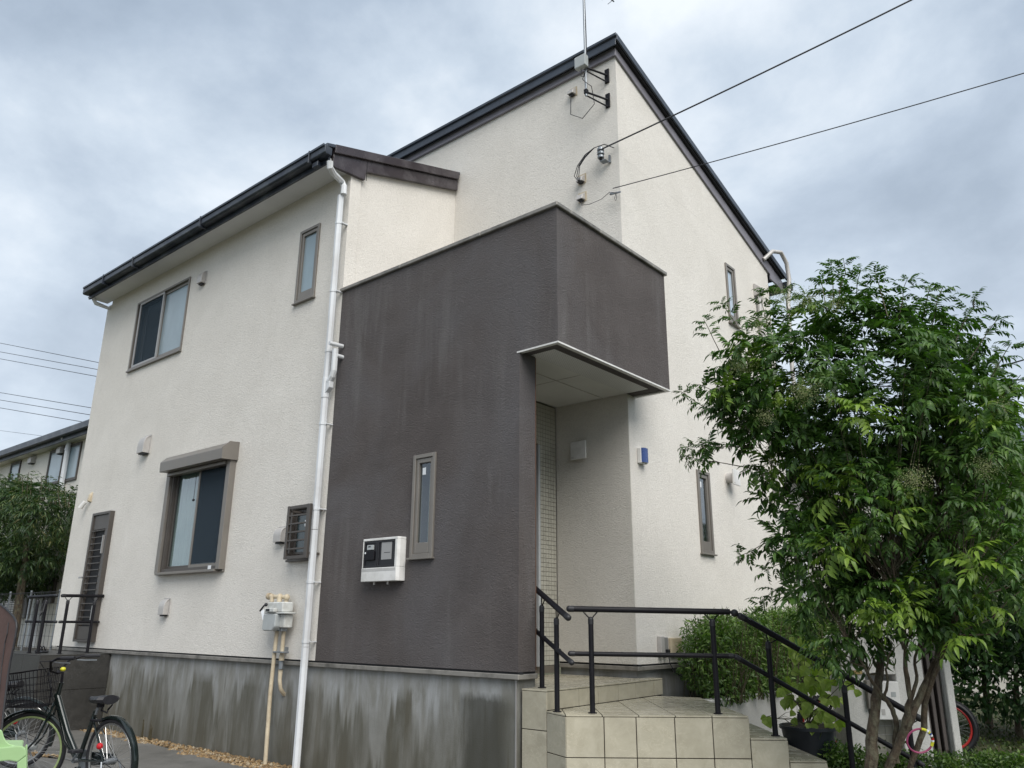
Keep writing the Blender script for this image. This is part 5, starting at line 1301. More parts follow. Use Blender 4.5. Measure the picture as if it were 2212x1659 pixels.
for k, (v, f) in enumerate(protos):
    me = bpy.data.meshes.new('leaf'); me.from_pydata(v.tolist(), [], f.tolist()); me.materials.append(MT['ash']); lmes.append(me)
for i in pick:
    pi, A, p = inst[i]
    o = bpy.data.objects.new('leaf', lmes[pi]); COL.objects.link(o); o.parent = tree
    o['_abs'] = 1
    mw = Matrix([[A[0][0], A[0][1], A[0][2], p[0]], [A[1][0], A[1][1], A[1][2], p[1]], [A[2][0], A[2][1], A[2][2], p[2]], [0, 0, 0, 1]])
    o.matrix_local = mw
tag(merge('leaves', protos, [x for i, x in enumerate(inst) if i not in pick], MT['ash'], tree), kind='stuff')
tag(merge('young_leaves', protos, young, MT['ashy'], tree), kind='stuff')
# blossom panicles: sprays of tiny petals
pet = (np.array([(0, 0, 0), (0.5, 0.5, 0.1), (1, 0, 0), (0.5, -0.5, 0.1)])*0.0052, np.array([(0, 1, 2), (0, 2, 3)]))
for bx, by, br, bY in ((1600, 790, 34, 5.45), (1735, 845, 42, 5.25), (1790, 862, 14, 5.2), (1690, 640, 40, 5.6), (1745, 650, 38, 5.6), (1640, 700, 26, 5.6), (1800, 655, 28, 5.5), (1975, 1035, 38, 5.3), (1655, 900, 26, 5.4), (2160, 880, 24, 5.8), (1560, 840, 20, 5.6), (2130, 1010, 36, 5.7)):
    c = np.array(at(bx, by, 1, bY)); rr_ = br*np.linalg.norm(c)/FPX
    for _ in range(int(800*(br/34)**2)):
        v = rng.normal(size=3); v /= np.linalg.norm(v); p = c+v*rr_*(rng.uniform(0.1, 1)**0.8)*np.array([1, 1, 0.85])*(1+0.35*math.sin(v[0]*7)*math.sin(v[2]*8+1))
        flw.append((0, basis(rng.normal(size=3), roll=rng.uniform(0, 6), scale=rng.uniform(0.7, 1.4)), p))
tag(merge('blossom', [pet], flw, MT['flower'], tree), kind='stuff')

# ------------------------------------------------------------------ generic leafy masses
def leaf_proto(Ln, Wd, dr=0.3):
    v, f = leaflet(Ln, Wd, dr); return (v, np.array(f))
def leafy(root, blobs, n, lp, mat, name='crown', shell=0.5, down=0.0, twig=None):
    ins_ = []
    for p, v, r in in_blobs(blobs, n, shell):
        d = v*0.6+rng.normal(size=3)*0.6; d[2] -= down
        ins_.append((0, basis(d, roll=rng.uniform(-1, 1), scale=rng.uniform(0.7, 1.25)), p))
    o = tag(merge(name, [lp], ins_, mat, root), kind='stuff')
    return o
# bush behind the landing
t = thing('bush', 'loose green bush filling the planting bed against the cream wall', 'bush', loc=(-4.1, 8.5, -0.75))
bb = []
for i in range(9):
    y = 7.85+i*0.42; bb.append(((-4.05+random.uniform(-.06, .06), y, -0.36+random.uniform(-.06, .08)), (0.30, 0.34, 0.34+0.045*i)))
for i in range(34):
    yy = random.uniform(7.7, 11.4)
    bb.append(((random.uniform(-4.25, -3.80), yy, random.uniform(-0.35, 0.0)+0.05*(yy-7.7)), (random.uniform(.08, .16), random.uniform(.1, .2), random.uniform(.08, .17))))
for i in range(9):
    bb.append(((-3.84+random.uniform(-.04, .04), 7.8+i*0.38, -0.60), (0.12, 0.3, 0.16)))
leafy(t, bb, 34000, leaf_proto(0.054, 0.020, 0.3), MT['bush'], 'leaves', 0.55)
m = M(); extra = []
for i in range(330):
    y = random.uniform(7.75, 11.5); x = random.uniform(-4.3, -3.7); top_ = 0.0+0.045*(y-7.8)+random.uniform(-0.25, 0.17)
    x2, y2 = x+random.uniform(-.2, .2), y+random.uniform(-.25, .25)
    m.tube([(x, y, -0.75), ((x+x2)/2, (y+y2)/2, (top_-0.75)/2), (x2, y2, top_)], [0.005, 0.004, 0.0015], 4, caps=False)
    for k in range(12):
        tt = 0.6+0.4*k/12; q = np.array((x+(x2-x)*tt, y+(y2-y)*tt, -0.75+(top_+0.75)*tt))
        extra.append((0, basis(rng.normal(size=3)*np.array([1, 1, 0.3])+np.array([0, 0, 0.5]), scale=rng.uniform(0.6, 1.0)), q))
m.tube([FB(8.25, 0.05, -0.35), FB(8.15, 0.12, -0.17), FB(7.95, 0.15, -0.05)], 0.003, 4)
m.build('stems', MT['stem'], t)
tag(merge('shoots', [leaf_proto(0.045, 0.016, 0.3)], extra, MT['bush'], t), kind='stuff')
# planter wall with bed
t = thing('planter_wall', 'low white rendered wall holding the planting bed beside the house', 'wall', loc=(-3.85, 9.5, -1.2))
M().slab([(-3.93, 7.22), (-3.80, 7.22), (-3.80, 12.0), (-3.93, 12.0)], -1.4, -0.70).build('render', MT['plaster'], t, bevel=0.008)
M().slab([(-4.40, 7.38), (-3.935, 7.38), (-3.935, 12.0), (-4.40, 12.0)], -1.4, -0.76).build('soil', MT['soil'], t)

# gate wall with letterbox
gw = thing('gate_wall', 'white rendered gate wall with a tiled niche, brown posts and brass plate', 'wall', loc=(-2.3, 8.2, -1.2))
def gm(x, y): return ((3050+x*.3195)/1.736, (2350+y*.3195)/1.736)
GC = at(*gm(290, 107), 1, 7.7); GC = Vector((GC.x, GC.y, 0))
def on_plane(px, p0, u):
    nrm = Vector((u.y, -u.x, 0)); d = ray(*px); return d*(p0.dot(nrm)/d.dot(nrm))
GU = S_.copy(); FG = Fr(GC, GU, (GU.y, -GU.x, 0))
def gu(x, y):
    p = on_plane(gm(x, y), GC, GU); return (p-GC).dot(GU), p.z
ztopg = gu(290, 107)[1]
uL, uN0, uN1, uR = 0.0, gu(612, 640)[0], gu(1010, 900)[0], gu(1385, 1250)[0]
uP0, uP1 = gu(1640, 1250)[0], gu(1725, 1250)[0]
zbot = -1.45
zmb = gu(850, 1085)[1]
m = M(FG)
m.box((uL, uN0), (-0.30, 0), (zbot, ztopg)); m.box((uN1, uR), (-0.30, 0), (zbot, ztopg)); m.box((uN0, uN1), (-0.30, -0.20), (zbot, ztopg)); m.box((uN0, uN1), (-0.1999, 0), (gu(800, 560)[1], ztopg))
m.build('render', MT['plaster'], gw, bevel=0.006)
m = M(FG); z = zbot
nt_ = 4
for i in range(nt_):
    z = zmb
    while z > zbot:
        a, b = uN0+(uN1-uN0)*i/nt_, uN0+(uN1-uN0)*(i+1)/nt_
        M(FG).box((a+0.002, b-0.002), (-0.1999, -0.192), (z-0.07, z-0.004)).build('tile', MT['mosaic'], gw); z -= 0.074
for k in range(3):
    a = uR+(uP0-uR)*(k+0.12)/3; b = uR+(uP0-uR)*(k+0.62)/3
    M(FG).box((a, b), (-0.20, -0.06), (zbot, ztopg-0.06)).build('slat_post', MT['slat'], gw, bevel=0.004)
M(FG).box((uR+0.001, uP0), (-0.29, -0.22), (zbot, ztopg-0.1)).build('back_panel', MT['room'], gw)
zp = gu(1690, 395)[1]
M(FG).box((uP0, uP1), (-0.18, 0.0), (zbot, zp)).build('end_pillar', MT['plaster'], gw, bevel=0.006)
# letterbox
t = thing('letterbox', 'white letterbox with three small square windows in the gate wall niche', 'letterbox', loc=FG(uN0+0.1, 0, zmb))
zmt = gu(850, 640)[1]
M(FG).box((uN0+0.03, uN1-0.02), (-0.19, 0.07), (zmb, zmt)).build('body', MT['whitep'], t, bevel=0.006)
for y in (790, 892, 995):
    a, z = gu(870, y); b, _ = gu(925, y)
    M(FG).box((a, b), (0.0705, 0.073), (z-0.018, z+0.022)).build('square_window', MT['gasg'], t)
a, z = gu(800, 985); m = M(FG); m.box((a-0.03, a+0.0), (0.0705, 0.074), (z-0.03, z+0.02)); m.build('emblem', MT['hood'], t)
m = M(FG); m.box((uN0-0.015, uN0+0.022), (-0.02, 0.05), (gu(600, 960)[1], zmt+0.01)); m.build('side_bracket', MT['taupe'], t, bevel=0.003)
# intercom and name plate
t = thing('intercom', 'dark grey intercom panel on the white gate wall, above the brass plate', 'intercom', loc=FG(gu(500, 420)[0], 0, gu(500, 420)[1]))
a, z0 = gu(447, 428); b, _ = gu(556, 420); z1 = gu(500, 310)[1]
M(FG).box((a, b), (0, 0.03), (z0, z1)).build('case', MT['rail'], t, bevel=0.004)
M(FG).box((a+0.035, a+0.06), (0.0305, 0.033), (z0+0.01, z1-0.01)).build('panel', MT['silver'], t)
t = thing('name_plate', 'small brass name plate engraved with two words on the gate wall', 'name plate', loc=FG(gu(500, 540)[0], 0, gu(500, 540)[1]))
a, z0 = gu(440, 558); b, _ = gu(572, 555); z1 = gu(440, 512)[1]
M(FG).box((a, b), (0, 0.012), (z0, z1)).build('plate', MT['gold'], t, bevel=0.003)
m = M(FG); bars(m, a, b, z0, z1, 0.004, 0.0122, 0.0150); m.build('rim', MT['goldd'], t)
m = M(FG); zc, hh = (z0+z1)/2, (z1-z0)*0.2; rr = random.Random(3); x = a+0.022; dxx = (b-a-0.044)/13
for k in range(13):
    if k == 6: x += dxx; continue
    big = 1.35 if k in (0, 7) else 0.9
    m.box((x, x+0.0022), (0.0122, 0.0130), (zc-hh, zc-hh+2*hh*big*0.8))
    m.box((x+0.0024, x+dxx*0.65), (0.0122, 0.0130), (zc-hh+rr.choice((0, hh, hh*1.3)), zc-hh+rr.choice((0, hh, hh*1.3))+0.0025)) if rr.random() < 0.9 else None
    x += dxx
m.build('lettering', MT['goldd'], t)

# ------------------------------------------------------------------ potted climber
t = thing('potted_plant', 'tall yellow green heart leaved plant in a black pot below the handrail', 'potted plant', loc=(-2.95, 7.55, -1.2))
pc = at(1745, 1560, 1, 7.45); px_, py_ = pc.x, pc.y
m = M(); m.tube([(px_, py_, -1.23), (px_, py_, -0.90), (px_, py_, -0.872), (px_, py_, -0.872), (px_, py_, -0.845)], [0.17, 0.225, 0.228, 0.245, 0.245], 24); m.build('pot', MT['pot'], t, smooth=True)
m = M(); m.tube([(px_, py_, -0.86), (px_, py_, -0.842)], 0.225, 20); m.build('compost', MT['soil'], t)
hl = [(0, 0), (0.12, 0.36), (0.34, 0.50), (0.62, 0.40), (1.0, 0.0)]
hv = [(0, 0, 0)]+[(x*0.10, y*0.10, 0.012) for x, y in hl[1:4]]+[(0.10, 0, -0.02)]+[(x*0.10, -y*0.10, 0.012) for x, y in reversed(hl[1:4])]+[(0.045, 0, -0.006)]
hf = [(8, i, (i+1) % 8) for i in range(8)]
hme = bpy.data.meshes.new('leaf'); hme.from_pydata(hv, [], hf); hme.materials.append(MT['vine'])
sm = M()
def zz5(x, y): return ((2700+x*.5154)/1.736, (2200+y*.5154)/1.736)
vine_pts = []
rr = random.Random(5)
for (cx_, cy_, rx, ry, n) in ((620, 500, 110, 110, 40), (560, 420, 90, 60, 14), (800, 500, 40, 150, 22), (640, 660, 160, 80, 36), (560, 800, 120, 90, 26), (700, 830, 130, 110, 34), (600, 960, 130, 70, 26), (760, 980, 110, 70, 22), (850, 720, 90, 100, 16), (1010, 770, 20, 25, 1), (360, 965, 60, 25, 5), (850, 960, 60, 60, 10), (620, 380, 60, 30, 8), (760, 700, 90, 90, 14)):
    for _ in range(max(1, int(n*0.42))):
        a = rr.uniform(0, 6.28); q = rr.uniform(0, 1)**0.5
        vine_pts.append((cx_+rx*q*math.cos(a), cy_+ry*q*math.sin(a)))
root = Vector((px_, py_, -0.85))
hubs = [Vector(at(*zz5(x, y), 1, 7.45+dy)) for x, y, dy in ((620, 480, 0), (640, 700, -.05), (780, 520, .05), (560, 850, -.1), (760, 850, 0), (420, 960, -.1), (900, 700, 0.05), (600, 400, 0))]
for h in hubs:
    md = root.lerp(h, 0.5)+Vector((rr.uniform(-.03, .03), 0, 0.03)); sm.tube([root, root.lerp(md, 0.5), md, h], [0.006, 0.005, 0.004, 0.0025], 5, caps=False)
for x, y in vine_pts:
    p = at(*zz5(x, y), 1, 7.45+rr.uniform(-0.2, 0.2))
    o = bpy.data.objects.new('leaf', hme); COL.objects.link(o); o.parent = t; o['_abs'] = 1
    d = Vector((rr.uniform(-1, 1), rr.uniform(-1, 0.3), rr.uniform(-1.3, -0.1)))
    upv = Vector((rr.uniform(-.5, 0.5)+0.3, -0.8+rr.uniform(-.4, .4), 0.7))
    A = basis(d, up=upv, scale=rr.uniform(0.6, 1.15))
    o.matrix_local = Matrix([[A[i][0], A[i][1], A[i][2], p[i]] for i in range(3)]+[[0, 0, 0, 1]])
    h = min(hubs, key=lambda q: (q-p).length)
    if (h-p).length < 0.35: sm.tube([h, h.lerp(p, 0.5)+Vector((0, 0, 0.02)), p], [0.003, 0.002, 0.0012], 4, caps=False)
sm.build('stems', MT['stem'], t)

# ------------------------------------------------------------------ hoop hanging in the tree
t = thing('hoop', 'pink plastic ring with yellow and striped sections hanging on the ash tree stems', 'hoop', loc=(-1.66, 5.95, -0.78))
hc = at(*gm(1250, 1340), 1, 5.98); k = hc.dot(f_)/FPX*.3195/1.736; hr = 150*k
tdir = (-Vector(hc)).normalized(); hu = CR; hvv = CU
def hp(a): return Vector(hc)+hu*math.cos(a)*hr+hvv*math.sin(a)*hr*0.93
def arc(a0, a1, r, name, mat, n=18):
    r = r*0.75
    m = M(); m.tube([hp(R(a0+(a1-a0)*i/n)) for i in range(n+1)], r, 8); m.build(name, MT[mat], t, smooth=True)
arc(84, 335, 0.0085, 'ring', 'pink', 40); arc(62, 84, 0.012, 'grip', 'yellow', 6); arc(-25, -5, 0.0135, 'grip', 'yellow', 6)
for i in range(7): arc(-3+9*i, 5+9*i, 0.013, 'stripe', ['sticker', 'redp', 'orange', 'sticker', 'blue', 'yellow', 'sticker'][i], 3)

# ------------------------------------------------------------------ red wheeled bicycle behind the gate wall
def wheel(m_tyre, c, ax, r, tw, m=None):
    pass
def ring(c, u, v, r, n=40): return [Vector(c)+u*math.cos(2*math.pi*i/n)*r+v*math.sin(2*math.pi*i/n)*r for i in range(n+1)]
def build_wheel(parent, c, fwd, up, r, rim, tyre_r=0.017, knob=False, nsp=32):
    c = Vector(c); fwd = Vector(fwd).normalized(); ax = fwd.cross(Vector(up)).normalized(); up = ax.cross(fwd)
    m = M(); m.tube(ring(c, fwd, up, r-tyre_r, 44), tyre_r, 8, caps=False)
    if knob:
        for i in range(70):
            a = 2*math.pi*i/70; d = fwd*math.cos(a)+up*math.sin(a); tt = -fwd*math.sin(a)+up*math.cos(a)
            for s in (-1, 1):
                p = c+d*(r-0.002)+ax*s*tyre_r*0.5; b = len(m.v)
                for q in ((1, 1), (1, -1), (-1, -1), (-1, 1)): m.v.append(p+tt*q[0]*0.008+ax*q[1]*0.009)
                for q in ((1, 1), (1, -1), (-1, -1), (-1, 1)): m.v.append(p+tt*q[0]*0.006+ax*q[1]*0.007+d*0.009)
                m.f += [[b, b+1, b+2, b+3], [b+7, b+6, b+5, b+4]]+[[b+k, b+(k+1) % 4, b+4+(k+1) % 4, b+4+k] for k in range(4)]
    w_ = m.build('wheel', MT['rubber'], parent, smooth=True)
    m = M(); 
    P = ring(c, fwd, up, r-2*tyre_r-0.006, 44); m.tube(P, 0.011, 8, caps=False); m.build('rim', MT[rim], w_, smooth=True)
    m = M()
    for i in range(nsp):
        a = 2*math.pi*i/nsp; b_ = a+(0.5 if (i//2) % 2 else -0.5); s = 0.03 if i % 2 else -0.03
        m.tube([c+ax*s+(fwd*math.cos(b_)+up*math.sin(b_))*0.025, c+(fwd*math.cos(a)+up*math.sin(a))*(r-2*tyre_r-0.008)], 0.0014, 3, caps=False)
    m.build('spokes', MT['chrome'], w_)
    m = M(); m.tube([c-ax*0.045, c+ax*0.045], 0.022, 10); m.tube([c-ax*0.065, c+ax*0.065], 0.007, 8); m.build('hub', MT['steel'], w_, smooth=True)
    return w_, ax, fwd, up
wc = at(2050, 1571, 1, 8.95)
t = thing('bicycle', 'bicycle with a red rim and knobbly tyre standing behind the gate wall', 'bicycle', loc=(wc.x, wc.y, -1.3))
wr = 1570-1517; k = Vector(wc).dot(f_)/FPX; rw = 55*k
build_wheel(t, wc, (0.9, 0.44, 0), (0, 0, 1), rw*1.03, 'redrim', 0.026, True, 28)
fd = Vector((-0.9, -0.44, 0)); 
m = M(); bbk = Vector(wc)+fd*0.42+Vector((0, 0, -0.05)); stp = Vector(wc)+fd*0.55+Vector((0, 0, 0.30)); hd = Vector(wc)+fd*0.95+Vector((0, 0, 0.33))
m.tube([wc, bbk], 0.012, 8); m.tube([wc, stp], 0.010, 8); m.tube([bbk, stp], 0.016, 8); m.tube([stp, hd], 0.016, 8); m.tube([bbk, hd+Vector((0, 0, -0.1))], 0.018, 8); m.build('frame', MT['frame'], t, smooth=True)
build_wheel(t, Vector(wc)+fd*1.12, (0.9, 0.44, 0), (0, 0, 1), rw*1.03, 'redrim', 0.026, True, 28)
m = M(); m.tube([Vector(wc)+fd*1.12, hd, hd+Vector((0, 0, 0.12))], 0.014, 8); m.build('fork', MT['frame'], t)
m = M(); m.tube([stp, stp+Vector((0, 0, 0.06))], 0.012, 8); m.ball(stp+Vector((0, 0, 0.09)), 0.13, 12, 6, (1, 0.45, 0.3)); m.build('saddle', MT['rubber'], t, smooth=True)
m = M(); m.tube([hd+Vector((0, 0, 0.12))+Vector((0.44, -0.9, 0))*0.26, hd+Vector((0, 0, 0.12))-Vector((0.44, -0.9, 0))*0.26], 0.012, 8); m.build('handlebar', MT['steel'], t)
m = M(); rp = at(2042, 1543, 1, 8.9); m.ball(rp, 0.03, 10, 6, (1, 0.3, 0.7)); m.build('reflector', MT['sticker'], t)
m = M(); m.tube([wc+Vector((0.02, -0.05, 0)), wc+Vector((0.02, -0.02, 0))], 0.06, 18); m.build('sprocket', MT['rubber'], t)

# ------------------------------------------------------------------ city bicycles on the left
def city_bike(rear, heading, steer, label, rim='limerim', rr_='grayrim', basket=True, lean=0.06, sc=1.0):
    hx = Vector((math.cos(heading), math.sin(heading), 0)); rt = Vector((hx.y, -hx.x, 0)); up = (Vector((0, 0, 1))+rt*(-lean)).normalized()
    rear = Vector(rear); t = thing('bicycle', label, 'bicycle', 'city bicycles parked by the house', loc=(rear.x, rear.y, -1.42))
    r = 0.325*sc; z0 = rear
    def P(x, z, y=0): return z0 + hx*x*sc + up*z*sc + rt*y*sc
    build_wheel(t, rear, hx, up, r, rr_, 0.018)
    fh = P(1.10, 0)
    sh = Vector((math.cos(heading+steer), math.sin(heading+steer), 0)); srt = Vector((sh.y, -sh.x, 0))
    hdt, hdb = P(0.81, 0.55), P(0.86, 0.42)
    wfc = hdb + up*(-0.42*sc) + sh*0.20*sc
    build_wheel(t, wfc, sh, up, r, rim, 0.018)
    bb = P(0.44, -0.03)
    m = M(); m.tube([hdt+up*0.02, hdb-up*0.02], 0.019, 10); m.tube([hdb+up*0.05, P(0.64, 0.17), bb], 0.027, 10); m.tube([hdb+up*0.0, P(0.66, 0.10), bb+hx*0.03], 0.016, 10)
    m.tube([bb, P(0.26, 0.37)], 0.019, 10); m.tube([P(0, 0, 0.06), P(0.28, 0.32, 0.012)], 0.008, 8); m.tube([P(0, 0, -0.06), P(0.28, 0.32, -0.012)], 0.008, 8)
    m.tube([P(0, 0, 0.06), P(0.38, -0.02, 0.03)], 0.009, 8); m.tube([P(0, 0, -0.06), P(0.38, -0.02, -0.03)], 0.009, 8); m.build('frame', MT['frame'], t, smooth=True)
    m = M()
    for s in (-1, 1): m.tube([hdb-up*0.02+srt*s*0.03, hdb-up*0.12+srt*s*0.05+sh*0.03, hdb-up*0.30+srt*s*0.055+sh*0.10, wfc+srt*s*0.055], [0.013, 0.012, 0.010, 0.008], 8)
    m.tube([hdb-up*0.02-srt*0.035, hdb-up*0.02+srt*0.035], 0.014, 8); m.build('fork', MT['frame'], t, smooth=True)
    m = M(); m.tube([P(0.26, 0.34), P(0.225, 0.41)], 0.013, 8); m.build('seat_post', MT['steel'], t)
    # saddle
    m = M(); n = 9; ringn = 10; b = len(m.v); sx = P(0.20, 0.455)
    for i in range(n):
        s = i/(n-1); x = -0.13+0.27*s; wd = (0.095*(1-s)**0.8+0.022)*(0.6 if i == 0 else 1); hh = 0.035*(1-0.3*s); zc = 0.012*math.cos(s*math.pi)+0.012*s
        for q in range(ringn):
            a = 2*math.pi*q/ringn; m.v.append(sx+hx*x+rt*wd*math.cos(a)+up*(zc+hh*math.sin(a)*(1 if math.sin(a) > 0 else 1.2)))
    for i in range(n-1):
        for q in range(ringn): m.f.append([b+i*ringn+q, b+i*ringn+(q+1) % ringn, b+(i+1)*ringn+(q+1) % ringn, b+(i+1)*ringn+q])
    m.f.append([b+q for q in range(ringn)]); m.f.append([b+(n-1)*ringn+q for q in reversed(range(ringn))]); m.build('saddle', MT['rubber'], t, smooth=True)
    m = M(); m.tube([P(0.10, 0.42, 0.04), P(0.14, 0.38, 0.03), P(0.10, 0.36, 0.0), P(0.14, 0.38, -0.03), P(0.10, 0.42, -0.04)], 0.007, 6); m.tube([P(0.20, 0.40), P(0.20, 0.43)], 0.03, 10); m.build('saddle_spring', MT['rail'], t)
    # mudguards
    def guard(c, f, a0, a1, name):
        c = Vector(c); f = Vector(f); sd_ = f.cross(up).normalized(); m = M(); b = len(m.v); nn = 26; pr = [(-0.026, -0.012), (-0.02, 0.004), (0, 0.010), (0.02, 0.004), (0.026, -0.012)]
        for i in range(nn+1):
            a = R(a0+(a1-a0)*i/nn)
            for y, dz in pr: m.v.append(c+(f*math.cos(a)+up*math.sin(a))*(r+0.015+dz)+sd_*y)
            for y, dz in reversed(pr): m.v.append(c+(f*math.cos(a)+up*math.sin(a))*(r+0.012+dz)+sd_*y)
        kk = 10
        for i in range(nn):
            for q in range(kk): m.f.append([b+i*kk+q, b+i*kk+(q+1) % kk, b+(i+1)*kk+(q+1) % kk, b+(i+1)*kk+q])
        m.f.append([b+q for q in range(kk)]); m.f.append([b+nn*kk+q for q in range(kk)]); g_ = m.build(name, MT['frame'], t, smooth=True)
        m = M(); a = R(a1 if name == 'rear_mudguard' else a0); e = c+(f*math.cos(a)+up*math.sin(a))*(r+0.01)
        for s in (-1, 1): m.tube([c+sd_*s*0.06, e+sd_*s*0.026], 0.0028, 5)
        m.build('stay', MT['rail'], g_)
    guard(rear, hx, 62, 200, 'rear_mudguard'); guard(wfc, sh, 30, 150, 'front_mudguard')
    # handlebar, stem, bell, basket
    ht = hdt+up*0.10; m = M(); m.tube([hdt, ht, ht+sh*0.05], 0.012, 8)
    for s in (-1, 1): m.tube([ht+sh*0.05, ht+sh*0.06+srt*s*0.10+up*0.02, ht+sh*0.03+srt*s*0.19+up*0.10, ht-sh*0.05+srt*s*0.25+up*0.13, ht-sh*0.12+srt*s*0.27+up*0.135], 0.011, 8)
    m.build('handlebar', MT['rail'], t, smooth=True)
    for s in (-1, 1):
        m = M(); m.tube([ht-sh*0.08+srt*s*0.262+up*0.133, ht-sh*0.20+srt*s*0.29+up*0.135], 0.017, 8); m.build('grip', MT['rubber'], t, smooth=True)
        m = M(); m.tube([ht-sh*0.02+srt*s*0.235+up*0.10, ht-sh*0.08+srt*s*0.27+up*0.095, ht-sh*0.17+srt*s*0.30+up*0.095], 0.006, 6); m.build('brake_lever', MT['steel'], t)
        m = M(); m.tube([ht-sh*0.03+srt*s*0.24+up*0.11, ht+sh*0.14+srt*s*0.15+up*0.10, ht+sh*0.12+srt*s*0.02, hdb+sh*0.03], 0.0035, 5); m.build('brake_cable', MT['wire'], t)
    m = M(); m.ball(ht+srt*0.0+up*0.03, 0.024, 10, 8, (1, 1, 0.8)); m.build('bell', MT['yellow'], t, smooth=True)
    if basket:
        m = M(); bo = ht+sh*0.08-up*0.02; W1, W2_, D1, D2 = 0.19, 0.15, 0.33, 0.25
        def bk(u, v, w): # u -1..1 across, v 0..1 depth, w 0..1 up
            ww = (W2_+(W1-W2_)*w); return bo+srt*u*ww+sh*(0.02+v*(D2+(D1-D2)*w))+up*(-0.25+w*(0.26 + 0.05*(1-v)))
        for w_ in (0, 0.2, 0.4, 0.6, 0.8, 1.0):
            rr0 = 0.0055 if w_ in (1.0, 0) else 0.0026
            m.tube([bk(-1, 0, w_), bk(-1, 1, w_), bk(1, 1, w_), bk(1, 0, w_), bk(-1, 0, w_)], rr0, 5)
        for i in range(11):
            a = -1+2*i/10
            for v_ in (0, 1): m.tube([bk(a, v_, 0), bk(a, v_, 1)], 0.0024, 4)
            m.tube([bk(a, 0, 0), bk(a, 1, 0)], 0.0024, 4)
        for i in range(1, 10):
            for a in (-1, 1): m.tube([bk(a, i/10, 0), bk(a, i/10, 1)], 0.0024, 4)
            m.tube([bk(-1, i/10, 0), bk(1, i/10, 0)], 0.0024, 4)
        tag(m.build('basket', MT['rail'], t), kind=None)
        m = M(); m.tube([bo-up*0.10+sh*0.0, hdb+sh*0.06-up*0.04, wfc+srt*0.06], 0.005, 6); m.build('basket_stay', MT['rail'], t)
    # crank, chain guard, pedals, stand, lock, reflector
    m = M(); m.tube([bb-rt*0.05, bb+rt*0.05], 0.02, 10); m.tube([bb+rt*0.05, bb+rt*0.055], 0.075, 20); m.tube([bb+rt*0.06, bb+rt*0.065+hx*0.12-up*0.09], 0.009, 6); m.tube([bb-rt*0.06, bb-rt*0.065-hx*0.12+up*0.09], 0.009, 6); m.build('crank', MT['steel'], t)
    for s, q in ((1, bb+rt*0.11+hx*0.12-up*0.09), (-1, bb-rt*0.11-hx*0.12+up*0.09)):
        fr = Fr(q, hx, rt, up); M(fr).box((-0.04, 0.04), (-0.045, 0.045), (-0.012, 0.012)).build('pedal', MT['rubber'], t, bevel=0.004)
    fr = Fr(bb, hx, rt, up); M(fr).prism([(0.09, 0.06), (0.11, 0.0), (0.09, -0.06), (-0.40, -0.01), (-0.44, 0.03), (-0.40, 0.07)], 0.058, 0.075).build('chain_guard', MT['frame'], t, bevel=0.005)
    m = M(); m.tube([P(0.0, 0.0, -0.075), P(-0.10, -0.31, -0.13)], 0.008, 6); m.tube([P(0.0, 0.0, 0.075), P(-0.10, -0.31, 0.13)], 0.008, 6); m.tube([P(-0.10, -0.31, -0.13), P(-0.10, -0.31, 0.13)], 0.008, 6); m.build('kickstand', MT['steel'], t)
    m = M(); lk = P(0.24, 0.30); m.tube([lk-rt*0.05, lk-rt*0.05-hx*0.06, lk-rt*0.02-hx*0.10, lk+rt*0.02-hx*0.10, lk+rt*0.05-hx*0.06, lk+rt*0.05], 0.011, 8); m.build('wheel_lock', MT['rail'], t)
    m = M(); rp = P(0.02, 0.12, -0.09); m.ball(rp, 0.026, 10, 6); m.build('reflector', MT['redp'], t)
    m = M(); m.ball(wfc+srt*0.075+up*0.03-sh*0.01, 0.045, 12, 8, (1, 1, 0.8)); m.build('hub_lamp', MT['gasg'], t, smooth=True)
    return t
hdg = math.atan2(-0.15, -0.98)
city_bike((-7.05, 3.29, -1.10), hdg, R(38), 'dark green city bicycle with front basket, lime front rim and yellow bell')
city_bike((-9.35, 3.42, -1.10), math.atan2(-0.62, -0.75), R(5), 'dark city bicycle mostly cut off at the left edge behind the basket', 'grayrim', 'grayrim', True)

# pale green chair at lower left
t = thing('plastic_chair', 'pale green moulded plastic chair at the lower left corner', 'chair', loc=(-5.0, 1.7, -1.43))
def KZ(x, y): return (x*.16665, 1382.5+.16665*y)
CY = 1.72
def cp(x, y, Y=CY): return at(*KZ(x, y), 1, Y)
tr_ = cp(300, 1370); k_ = tr_.dot(f_)/FPX
FC = Fr((tr_.x, tr_.y, 0), CR, (-tr_.x, -tr_.y, 0))
uu = lambda x: (x-300)*.16665*k_
zc_ = lambda y: at(*KZ(300, y), 1, CY).z
outl = [(uu(-260), zc_(1430)), (uu(-60), zc_(1400)), (uu(220), zc_(1368)), (uu(290), zc_(1372)), (uu(335), zc_(1400)), (uu(352), zc_(1440)), (uu(372), zc_(1560)), (uu(395), zc_(1700)), (uu(420), zc_(1900)), (uu(300), zc_(1900)), (uu(285), zc_(1720)), (uu(262), zc_(1630)), (uu(215), zc_(1580)), (uu(150), zc_(1568)), (uu(40), zc_(1580)), (uu(-260), zc_(1610))]
m = M(FC)
